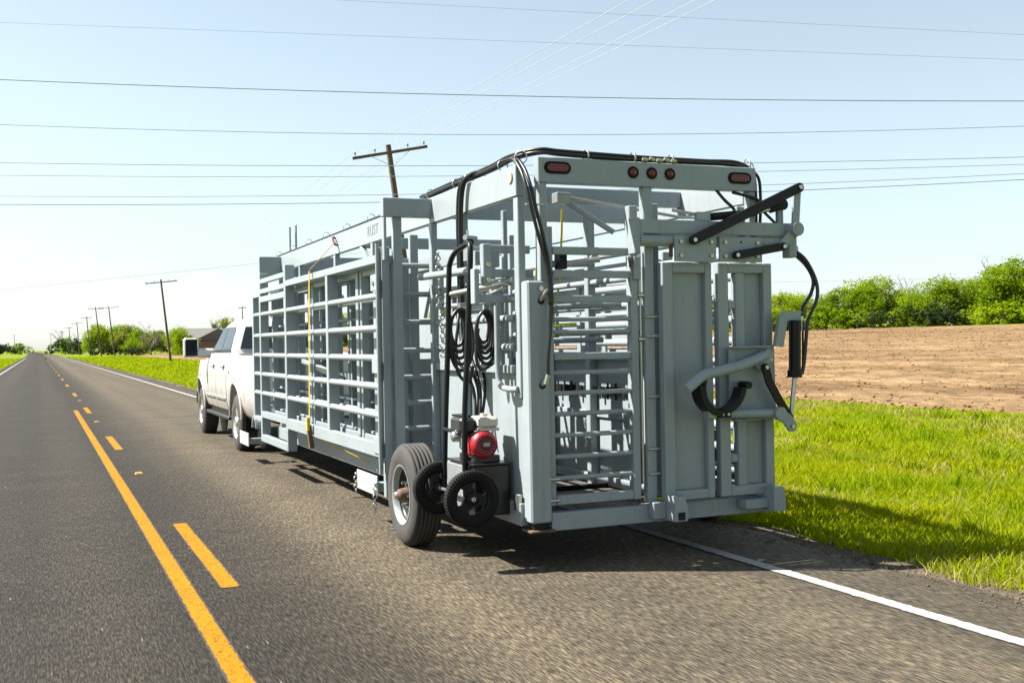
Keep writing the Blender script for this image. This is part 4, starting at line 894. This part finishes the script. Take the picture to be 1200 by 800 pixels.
# doors stand slightly proud so that their gaps show
for s in (-1, 1):
    for nm, y0, y1 in (('rear_door', 1.0, 2.08), ('front_door', 2.11, 3.30)):
        m = MB(); rows = []
        for y in np.linspace(y0, y1, 6): rows.append([Vector((PX + s * x, PY + y, z)) for x, z in sec(max(y, 1.0), .007)[1:8]])
        n = 7; m.add([p for r_ in rows for p in r_], [((i * n + k, i * n + k + 1, (i + 1) * n + k + 1, (i + 1) * n + k) if s < 0 else (i * n + k + 1, i * n + k, (i + 1) * n + k, (i + 1) * n + k + 1)) for i in range(5) for k in range(n - 1)], True)
        inn = [[Vector((p.x - s * .02, p.y, p.z)) for p in r_] for r_ in rows]
        loop = [r_[0] for r_ in rows] + rows[-1][1:] + [r_[-1] for r_ in rows[::-1]][1:] + rows[0][::-1][1:-1]
        li = [r_[0] for r_ in inn] + inn[-1][1:] + [r_[-1] for r_ in inn[::-1]][1:] + inn[0][::-1][1:-1]
        q = len(loop); m.add(loop + li, [(i, (i + 1) % q, q + (i + 1) % q, q + i) for i in range(q)])
        d = put(m, nm, TRUCKW, PT)
        hy = y0 + .16; xh = sec(2.)[5][0] + .012
        put(MB().beam((PX + s * (xh + .02), PY + hy, 1.27), (PX + s * (xh + .02), PY + hy + .2, 1.27), .022, .035), 'door_handle', CHROME, d)
        put(MB().box(*sorted((PX + s * (xh - .012), PX + s * xh)), PY + hy + .02, PY + hy + .18, 1.235, 1.30, .002), 'handle_recess', TRIM, d)
        put(MB().box(*sorted((PX + s * (xh + .012), PX + s * (xh + .024))), PY + y0 + .04, PY + y1 - .04, .74, .775, .004), 'door_moulding', mat('chrome_strip_%s%d' % (nm, s), (.5, .5, .5), .25, metal=.7), d)
    # mirror
    mx, my = PX + s * 1.275, PY + 3.25
    mi = put(MB().box(mx - .13, mx + .13, my - .06, my + .09, 1.42, 1.77, .04), 'tow_mirror', TRUCKW, PT)
    put(MB().box(mx - .105, mx + .105, my - .068, my - .0605, 1.445, 1.745, .003), 'mirror_glass', GLASSL, mi)
    put(MB().beam((PX + s * .86, my - .06, 1.49), (mx - s * .10, my + .02, 1.50), .14, .17, b=.04), 'mirror_arm', TRUCKW, mi)
    # running board, arch lips, fuel door, tail lamp
    put(MB().box(*sorted((PX + s * .86, PX + s * 1.02)), PY + .75, PY + 3.25, .42, .48, .02), 'running_board', TRIM, PT)
    put(MB().box(*sorted((PX + s * .60, PX + s * .92)), PY + .6, PY + 3.3, .48, .56, .01), 'rocker_panel', TRIM, PT)
    for ya in (FA, RA):
        pts = [(PX + s * (sec(ya + .56 * math.cos(a))[3][0] - .0), PY + ya + .545 * math.cos(a), TRr + .06 + .545 * math.sin(a)) for a in np.linspace(.02, math.pi - .02, 20)]
        put(MB().tube(pts, .022, n=8, sub=2), 'arch_lip', TRUCKW, PT)
        put(MB().cyl((PX + s * .60, PY + ya, TRr + .06), (PX + s * .615, PY + ya, TRr + .06), .525, n=30), 'wheel_housing', BLACK, PT)
    put(MB().box(*sorted((PX + s * .80, PX + s * .94)), PY - 1.515, PY - 1.48, 1.0, 1.40, .02), 'tail_lamp', TAIL, PT)
    put(MB().box(*sorted((PX + s * .86, PX + s * .98)), PY - .62, PY - .60, .32, .62, .004), 'mud_flap', RUBBER, PT)
    put(MB().box(*sorted((PX + s * .62, PX + s * .93)), PY + 4.79, PY + 4.87, .98, 1.28, .03), 'headlamp', GLASSL, PT)
put(MB().cyl((PX - 1.0, PY + .72, 1.19), (PX - 1.014, PY + .72, 1.19), .022, n=14), 'fuel_cap', TRIM, PT)
put(MB().box(PX - .98, PX + .98, PY - 1.62, PY - 1.505, .55, .78, .03), 'rear_bumper', mat('chrome_bumper', (.6, .6, .6), .2, metal=.9, var=.05), PT)
put(MB().box(PX - .92, PX + .92, PY - 1.515, PY - 1.495, .80, 1.44, .01), 'tailgate', TRUCKW, PT)
put(MB().box(PX - .98, PX + .98, PY + 4.80, PY + 5.0, .5, .80, .05), 'front_bumper', TRIM, PT)
put(MB().box(PX - .60, PX + .60, PY + 4.82, PY + 4.88, .85, 1.3, .03), 'grille', TRIM, PT)
put(MB().box(PX - .6, PX + .6, PY - 1.1, PY + 4.6, .45, .6, .02), 'chassis', BLACK, PT)
put(MB().cyl((PX, PY - 1.64, .48), (PX, PY - 1.64, .58), .03), 'tow_ball', CHROME, PT)
def truck_wheel(x, y, s):
    r, w = TRr, .28; c = (x, y, r); ax = (s, 0, 0)
    pr = [(-w / 2, .25), (-w / 2 - .006, .33), (-w / 2 + .02, r - .025), (-w / 2 + .045, r), (w / 2 - .045, r), (w / 2 - .02, r - .025), (w / 2 + .006, .33), (w / 2, .25)]
    wh = put(MB().lathe(c, ax, pr, n=48), 'wheel', TYRE, PT)
    m_ = MB()
    for k in range(44):
        a = 2 * math.pi * k / 44; d = Vector((0, math.cos(a), math.sin(a)))
        for q in (-1, 0, 1):
            p = Vector(c) + d * (r + .002) + Vector((q * .08, 0, 0)); m_.beam(p - Vector((.035, 0, 0)), p + Vector((.035, 0, 0)), .038, .014, up=d, b=.002)
    put(m_, 'tread', TYRE, wh)
    put(MB().lathe(c, ax, [(w / 2 - .002, .252), (w / 2 - .015, .235), (w / 2 - .05, .225), (w / 2 - .06, .18)], n=40), 'rim', ALLOY, wh)
    put(MB().lathe(c, ax, [(w / 2 - .075, .23), (w / 2 - .075, .0)], n=32), 'brake_disc', BLACK, wh)
    for k in range(6):
        a = k * math.pi / 3 + .2; d = Vector((0, math.cos(a), math.sin(a))); p = Vector(c) + Vector((s * (w / 2 - .04), 0, 0))
        put(MB().beam(p + d * .05, p + d * .235, .075, .03, up=(s, 0, 0), b=.012), 'spoke', ALLOY, wh)
    put(MB().lathe(c, ax, [(w / 2 - .05, .085), (w / 2 - .01, .075), (w / 2, .06), (w / 2, 0)], n=24), 'hub', ALLOY, wh)
for ya in (FA, RA):
    for s in (-1, 1): truck_wheel(PX + s * .885, PY + ya, s)
WIRES = {
    'faint topmost wire crossing the sky, right half only in view': ((-6.77, 78.97, 25.12), (62.35, 49.53, 19.92), 0.000, 0.010),
    'faint second wire from the top crossing the sky': ((-6.82, 78.99, 22.55), (62.32, 49.54, 18.41), 0.000, 0.010),
    'dark heavy wire crossing the sky, third from the top': ((-2.95, 33.86, 9.06), (26.69, 21.24, 7.79), 0.207, 0.014),
    'dark wire crossing the sky, fourth from the top, sagging in the middle': ((-3.36, 38.39, 8.67), (30.24, 24.08, 7.94), 0.391, 0.010),
    'dark wire crossing the sky, fifth from the top, behind the crossarm of the pole': ((-3.58, 40.66, 7.79), (32.00, 25.50, 7.29), 0.249, 0.011),
    "dark wire crossing the sky, sixth from the top, just under the pole's crossarm": ((-3.79, 42.92, 7.69), (33.77, 26.92, 7.37), 0.262, 0.010),
    'dark wire crossing the sky, seventh from the top': ((-4.00, 45.18, 7.25), (35.55, 28.34, 7.40), 0.368, 0.011),
    'dark wire crossing the sky, eighth from the top': ((-4.01, 45.18, 6.94), (35.54, 28.34, 7.19), 0.368, 0.011),
    'thin low wire rising from the left edge towards the trailer': ((-6.10, 67.81, 4.50), (27.85, 53.35, 7.59), 0.000, 0.010),
    'thin low wire just above the trees on the right': ((55.60, 106.75, 7.51), (110.69, 83.28, 7.87), 0.184, 0.012),
}
# ------------------------------------------------------------------ utility poles and wires
def pole(name, x, y, H, lean, label, arm=2.9, armtilt=0., detail=True, insul=4, r=.15):
    z0 = float(hgt(x, y)) - .2
    t = thing(name, (x, y, z0), label, 'utility pole', 'utility poles along the road')
    mb = MB().tube([(x, y, z0), (x, y, z0 + H * .5), (x, y, z0 + H)], r, n=12, sub=4, rfun=lambda u: r * (1.05 - .35 * u)); put(mb, 'pole_shaft', WOOD, t)
    za = z0 + H - .35; ad = Vector((math.cos(armtilt), 0, math.sin(armtilt))); c = Vector((x, y - r, za))
    put(MB().beam(c - ad * arm / 2, c + ad * arm / 2, .10, .12), 'crossarm', WOOD, t)
    if detail:
        for s in (-1, 1): put(MB().beam(c + ad * s * arm * .27 + Vector((0, -.06, -.02)), (x, y - r - .05, za - .62), .012, .04, up=(0, 1, 0)), 'arm_brace', PAINT_D, t)
    pts = []
    for k in range(insul):
        u = (-.46, -.2, .24, .46)[k] if insul == 4 else (-.45, .0, .45)[k]
        p = c + ad * arm * u + Vector((0, 0, .06))
        put(MB().lathe(p, (0, 0, 1), [(0, .012), (.08, .012), (.08, .045), (.11, .055), (.13, .03), (.15, .055), (.18, .04), (.20, .035), (.20, 0)], n=10), 'insulator', INSUL, t)
        pts.append(p + Vector((0, 0, .2)))
    rot = Matrix.Rotation(lean, 4, 'Y'); t.rotation_euler = (0, lean, 0); o = Vector((x, y, z0))
    return [o + rot @ (p - o) for p in pts]
P0 = pole('utility_pole', 15.3, 46.0, 10.45, R(-7.3), 'leaning wooden utility pole with crossarm rising behind the trailer', 3.4, R(4.2), r=.17)
P1 = pole('utility_pole', 14.6, 139, 10.1, R(-5.6), 'leaning utility pole with crossarm standing left of the white pickup', 3.7, 0)
P2 = pole('utility_pole', 15.0, 253, 11.0, R(-5.4), 'utility pole on the verge, next one beyond the pole by the pickup', 4.2, 0, False)
pole('utility_pole', 12.9, 264, 11.3, R(-5.5), 'tall utility pole just left of the pale green trees', 3.4, 0, False)
pole('utility_pole', 12.0, 300, 10.2, R(-4), 'distant utility pole with a short crossarm, fifth up the road', 2.6, 0, False, 3)
pole('utility_pole', 11.2, 352, 10.0, R(-4), 'distant utility pole, sixth up the road', 3.0, 0, False, 3)
pole('utility_pole', 10.6, 425, 10.0, R(-3), 'distant utility pole, seventh up the road', 2.4, 0, False, 3)
pole('utility_pole', 10.0, 520, 10.0, R(-3), 'tiny distant utility pole beside the bare trees', 2.4, 0, False, 3)
pole('utility_pole', 7.5, 760, 12.0, R(-1), 'tiny far utility pole near the vanishing point of the road', 2.4, 0, False, 3)
pole('utility_pole', -12.5, 700, 11.0, R(-1), 'tiny far utility pole left of the road', 2.4, 0, False, 3)
pole('utility_pole', 36., 215, 9.0, R(-1), 'short thin utility pole by the houses behind the pickup', 1.4, 0, False, 3, r=.11)
def wire(a, b, sag, r, m, label, group, name='power_line', n=26):
    a, b = Vector(a), Vector(b); pts = [a.lerp(b, t) - Vector((0, 0, 4 * sag * t * (1 - t))) for t in np.linspace(0, 1, n)]
    o = MB().tube(pts, r, n=5, smooth_path=False).build(name, m); return tag(o, label, 'power line', group)
ordn = ['first', 'second', 'third', 'fourth']
for k, p in enumerate(P0):
    wire(p, (p.x + .5, -48, p.z + .3), .6, .0085, WIRE, '%s from left of the pale wires running overhead from the leaning pole' % ordn[k], 'wires along the road overhead')
    wire(p, P1[k], 1.0, .008, WIRE, '%s from left of the faint wires from the leaning pole onward up the road' % ordn[k], 'wires along the road onward')
    wire(P1[k], P2[k], 1.2, .010, WIRE, '%s from left of the far wires beyond the pole by the pickup' % ordn[k], 'far wires up the road')
for lb, (a, b, sag, r) in WIRES.items(): wire(a, b, sag, r, WIRED, lb, 'wires crossing the sky')

# ------------------------------------------------------------------ trees
def tree_meshes(seed, H, W, nleaf, leaf, lsize, bark=BARK, bare=False, lowcrown=.12):
    rg = np.random.default_rng(seed); r_ = random.Random(seed)
    tm = MB(); tips = []
    def limb(p, d, L, r, lev):
        pts = [p]; q = p.copy(); dd = d.copy()
        for k in range(4):
            dd = (dd + Vector((r_.uniform(-.25, .25), r_.uniform(-.25, .25), r_.uniform(-.05, .2)))).normalized(); q = q + dd * L / 4; pts.append(q.copy())
        tm.tube(pts, r, n=(7, 5, 4, 3)[lev], sub=2, rfun=lambda u: r * (1 - .65 * u))
        if lev < (3 if bare else 2):
            for k in range((6, 5, 5)[lev]):
                t = r_.uniform(.35, 1.); i = min(3, int(t * 4)); b = pts[i].lerp(pts[i + 1], t * 4 - i) if t < 1 else pts[-1]
                a = r_.uniform(0, 6.28); nd = (dd * .55 + Vector((math.cos(a), math.sin(a), r_.uniform(-.1, .7))) * .8).normalized(); limb(b, nd, L * r_.uniform(.45, .68), r * .5, lev + 1)
        else: tips.append(pts[-1])
    limb(Vector((0, 0, -.2)), Vector((r_.uniform(-.08, .08), r_.uniform(-.08, .08), 1)).normalized(), H * (.55 if bare else .5), H * .022, 0)
    trunk = tm
    if bare: return trunk, None
    # crown: lobes, then clumps in the outer part of each lobe, then leaves in each clump
    lobes = []
    for k in range(9):
        a = r_.uniform(0, 6.28); rr = W * .5 * math.sqrt(r_.uniform(0, .75)); zc = H * r_.uniform(lowcrown + .12, .80); lobes.append((rr * math.cos(a) * (1.1 - .55 * zc / H), rr * math.sin(a) * (1.1 - .55 * zc / H), zc, W * r_.uniform(.17, .30)))
    lobes.append((0, 0, H * .86, W * .2))
    L = np.array(lobes); ncl = max(20, nleaf // 22); li = rg.integers(0, len(L), ncl); d = rg.normal(size=(ncl, 3)); d /= np.linalg.norm(d, axis=1, keepdims=True)
    rad = L[li, 3] * (.55 + .55 * rg.random(ncl) ** .6); cc = L[li, :3] + d * rad[:, None] * np.array([1, 1, .85]); cc = cc[cc[:, 2] > H * lowcrown * .6]
    m = len(cc) * 22; ci = np.repeat(np.arange(len(cc)), 22); ctr = cc[ci] + rg.normal(0, 1, (m, 3)) * W * .034
    nrm = rg.normal(size=(m, 3)) + np.array([0, 0, .6]); nrm /= np.linalg.norm(nrm, axis=1, keepdims=True); t = np.cross(nrm, rg.normal(size=(m, 3))); t /= np.linalg.norm(t, axis=1, keepdims=True); b = np.cross(nrm, t)
    s = lsize * (.6 + .8 * rg.random(m))[:, None]
    v = np.stack([ctr - t * s, ctr + b * s * .55, ctr + t * s, ctr - b * s * .55], 1).reshape(-1, 3); f = np.arange(m * 4).reshape(-1, 4)
    return trunk, arr_mesh('crown', v, f, leaf)
KINDS = {}
def tree_kind(key, *a, **k): tr, cr = tree_meshes(*a, **k); KINDS[key] = (tr.mesh('trunk', k.get('bark', BARK)), cr, a[1])
for i in range(5): tree_kind('g%d' % i, 11 + i, 9.5, 9.5 + (i % 3), 15000, LEAF, .17, lowcrown=.05)
for i in range(2): tree_kind('y%d' % i, 31 + i, 8, 8, 9000, LEAFY, .17, lowcrown=.12)
for i in range(2): tree_kind('d%d' % i, 41 + i, 7, 6, 6000, LEAFD, .18, lowcrown=.05)
for i in range(2): tree_kind('b%d' % i, 51 + i, 9, 7, 0, None, 0, bark=TWIG, bare=True)
tree_kind('s0', 61, 3, 5, 1500, LEAF, .16, lowcrown=.0); tree_kind('s1', 62, 3, 4.5, 1500, LEAFD, .16, lowcrown=.0)
def tree(kind, x, y, h, rot, label, name='tree', cat='tree', group=None, wx=1., dz=0.):
    tr, cr, H = KINDS[kind]; t = thing(name, (x, y, float(hgt(x, y)) + dz), label, cat, group); s = h / H
    t.scale = (s * wx, s * wx, s); t.rotation_euler = (0, 0, rot)
    a = bpy.data.objects.new('trunk', tr); COL.objects.link(a); a.parent = t
    if cr: c = bpy.data.objects.new('crown', cr); COL.objects.link(c); c.parent = t
    return t
def from_px(px, dist):
    """heading from the camera position given as a bearing column of the photograph, at a distance in metres"""
    a = yaw + math.atan((px - 600) / 1303); return dist * math.sin(a), dist * math.cos(a)
names = ['first', 'second', 'third', 'fourth', 'fifth', 'sixth', 'seventh', 'eighth', 'ninth', 'tenth', 'eleventh', 'twelfth', 'thirteenth', 'fourteenth', 'fifteenth', 'sixteenth', 'seventeenth', 'eighteenth', 'nineteenth', 'twentieth', 'twenty-first', 'twenty-second', 'twenty-third', 'twenty-fourth', 'twenty-fifth', 'twenty-sixth', 'twenty-seventh', 'twenty-eighth']
# right treeline, back row first; (bearing column, distance, height, kind)
RT = [(655, 190, 7.5, 'g1'), (690, 188, 7.0, 'g2'), (722, 186, 6.6, 'y0'), (800, 180, 7.2, 'g0'), (845, 178, 7.6, 'g3'), (880, 177, 7.4, 'g4'), (912, 172, 7.3, 'g0'), (938, 176, 7.0, 'g2'), (962, 173, 6.0, 'y1'), (985, 172, 7.5, 'g1'), (1012, 168, 7.6, 'g3'), (1030, 172, 9.2, 'g4'), (1054, 174, 6.4, 'y0'), (1076, 178, 6.0, 'd0'), (1106, 164, 8.4, 'g2'), (1130, 172, 6.0, 'd1'), (1148, 165, 8.0, 'g0'), (1168, 163, 9.8, 'g3'), (1187, 162, 10.6, 'g1'), (1212, 163, 9.5, 'g4'), (1240, 165, 9., 'g2'), (1275, 165, 8.5, 'g0')]
for i, (px, d, h, k) in enumerate(RT):
    x, y = from_px(px, d)
    adj = {'g': 'bright green', 'y': 'pale yellow-green', 'd': 'dark green'}[k[0]]
    tree(k, x, y, h * .78, rnd.uniform(0, 6.28), '%s leafy tree in the treeline beyond the field, %s from its left end' % (adj, names[i]), group='trees beyond the ploughed field', wx=1.25, dz=-.3)
for i, (px, d, h, lb) in enumerate(((935, 182, 6.8, 'bare grey tree poking above the treeline nearest the trailer'), (1080, 182, 8.2, 'bare grey tree between bright green crowns in the treeline'), (1138, 184, 11.0, 'tall bare grey tree behind the highest green crown on the right'))):
    x, y = from_px(px, d); tree('b%d' % (i % 2), x, y, h, i * 2., lb, 'bare_tree')
for i, (px, d, h, k) in enumerate(((905, 163, 2.6, 's0'), (930, 163, 2.2, 's1'), (958, 162, 3., 's0'), (990, 161, 2.4, 's0'), (1025, 160, 2.6, 's1'), (1060, 160, 2.2, 's0'), (1085, 159, 3.0, 's1'), (1115, 158, 2.4, 's1'), (1150, 157, 2.0, 's0'), (1180, 156, 2.4, 's0'), (1205, 156, 2.2, 's0'))):
    x, y = from_px(px, d); tree(k, x, y, h, i, '%s undergrowth bush along the foot of the treeline, %s from the left' % ({'s0': 'green', 's1': 'dark'}[k], names[i]), 'bush', 'bush', 'bushes at the foot of the treeline', 1.5)
# left: trees round the houses and along the far road
LT = [(148, 300, 7.6, 'y0'), (162, 290, 6.6, 'g1'), (176, 270, 5.6, 'y1'), (210, 215, 5.2, 'g2'), (114, 330, 8.6, 'g3'), (128, 345, 6.2, 'y1'), (140, 360, 8.5, 'g4'), (188, 300, 6.0, 'y0'), (268, 250, 7.5, 'y1'), (330, 230, 7.5, 'g1'), (395, 225, 7.0, 'g0'), (455, 215, 7.2, 'y0'), (520, 205, 7.2, 'g2'), (575, 200, 7., 'g4'), (618, 195, 7.2, 'g3')]
for i, (px, d, h, k) in enumerate(LT):
    x, y = from_px(px, d); adj = {'g': 'green', 'y': 'yellow-green', 'd': 'dark evergreen'}[k[0]]
    wh = 'left of the pickup' if px < 225 else 'seen through the trailer'
    tree(k, x, y, h, i * 1.3, '%s tree %s, %s in order of distance up the road' % (adj, wh, names[i]), group='trees left of the trailer', wx=.95, dz=-.2)
for i, (px, d, h, lb) in enumerate(((178, 250, 8., 'bare spreading tree beside the yellow-green tree left of the pickup'), (76, 420, 10., 'bare tall tree left of the row of poles'), (84, 400, 8.5, 'bare tree beside the distant poles, shorter of two'), (240, 260, 9., 'bare tree behind the grey roofs'))):
    x, y = from_px(px, d); tree('b%d' % (i % 2), x, y, h, i * 1.7, lb, 'bare_tree', dz=-.2)
for i, (px, d, h, k) in enumerate(((-16, 600, 6, 'd1'), (-2, 560, 5.0, 'd0'), (8, 620, 5.2, 's1'), (17, 560, 3.6, 's1'), (24, 540, 4.2, 's0'), (72, 480, 6.0, 's1'), (80, 460, 5.4, 's0'), (84, 420, 5.5, 's1'), (95, 400, 5., 's1'), (152, 260, 2.2, 's1'), (166, 255, 2.0, 's1'), (122, 300, 3.2, 's1'), (135, 300, 2.6, 's1'), (200, 250, 3.0, 's1'), (214, 230, 2.4, 's1'))):
    x, y = from_px(px, d); tree(k, x, y, h, i, '%s bush on the far left skyline, %s from the left edge' % ({'s': 'low', 'd': 'dark rounded'}[k[0]], names[i]), 'bush', 'bush', 'bushes on the far left', 1.3)

# ------------------------------------------------------------------ houses behind the pickup
ROOF = mat('grey_shingle_roof', (.11, .105, .1), .9, var=.2, vscale=4, bump=.4, bscale=14); BRICK = mat('tan_brick', (.17, .13, .10), .85, var=.2, vscale=6); HWHITE = mat('white_house_trim', (.4, .4, .38), .6)
def house(px, d, W, D, h, rh, rot, label):
    x, y = from_px(px, d); z = float(hgt(x, y)) - .2
    t = thing('house', (x, y, z), label, 'house', 'houses behind the pickup'); o = Vector((x, y, z)); ORG[t.name] = (x, y, z)
    put(MB().box(x - W / 2, x + W / 2, y - D / 2, y + D / 2, z, z + h, .02), 'wall', BRICK, t)
    e = .5
    a = [(x - W / 2 - e, y - D / 2 - e, z + h), (x - W / 2 - e, y + D / 2 + e, z + h), (x - W / 2 - e, y, z + h + rh)]
    rf = put(MB().prism(a, (W + 2 * e, 0, 0)), 'roof', ROOF, t)
    put(MB().box(x - W / 2 - e, x + W / 2 + e, y - D / 2 - e - .06, y - D / 2 - e - .01, z + h - .12, z + h + .06, .01), 'gutter', HWHITE, rf)
    put(MB().box(x + W * .2, x + W * .2 + .8, y, y + .6, z + h + rh * .6, z + h + rh + .7, .02), 'chimney', BRICK, rf)
    for u in (-.35, -.12, .3):
        w = put(MB().box(x + W * u - .6, x + W * u + .6, y - D / 2 - .06, y - D / 2 - .01, z + 1., z + 2.2, .01), 'window', HWHITE, t); put(MB().box(x + W * u - .5, x + W * u + .5, y - D / 2 - .09, y - D / 2 - .061, z + 1.08, z + 2.12, .005), 'pane', GLASS, w)
    put(MB().box(x + W * .08 - .5, x + W * .08 + .5, y - D / 2 - .07, y - D / 2 - .01, z + .1, z + 2.15, .01), 'door', HWHITE, t)
    t.rotation_euler = (0, 0, rot)
house(238, 232, 9, 8, 2.9, 2.4, R(-12), 'single-storey house with grey shingle roof left of the other house')
house(262, 222, 8, 8, 2.7, 2.2, R(70), 'house with grey gable roof partly hidden by the pickup cab')
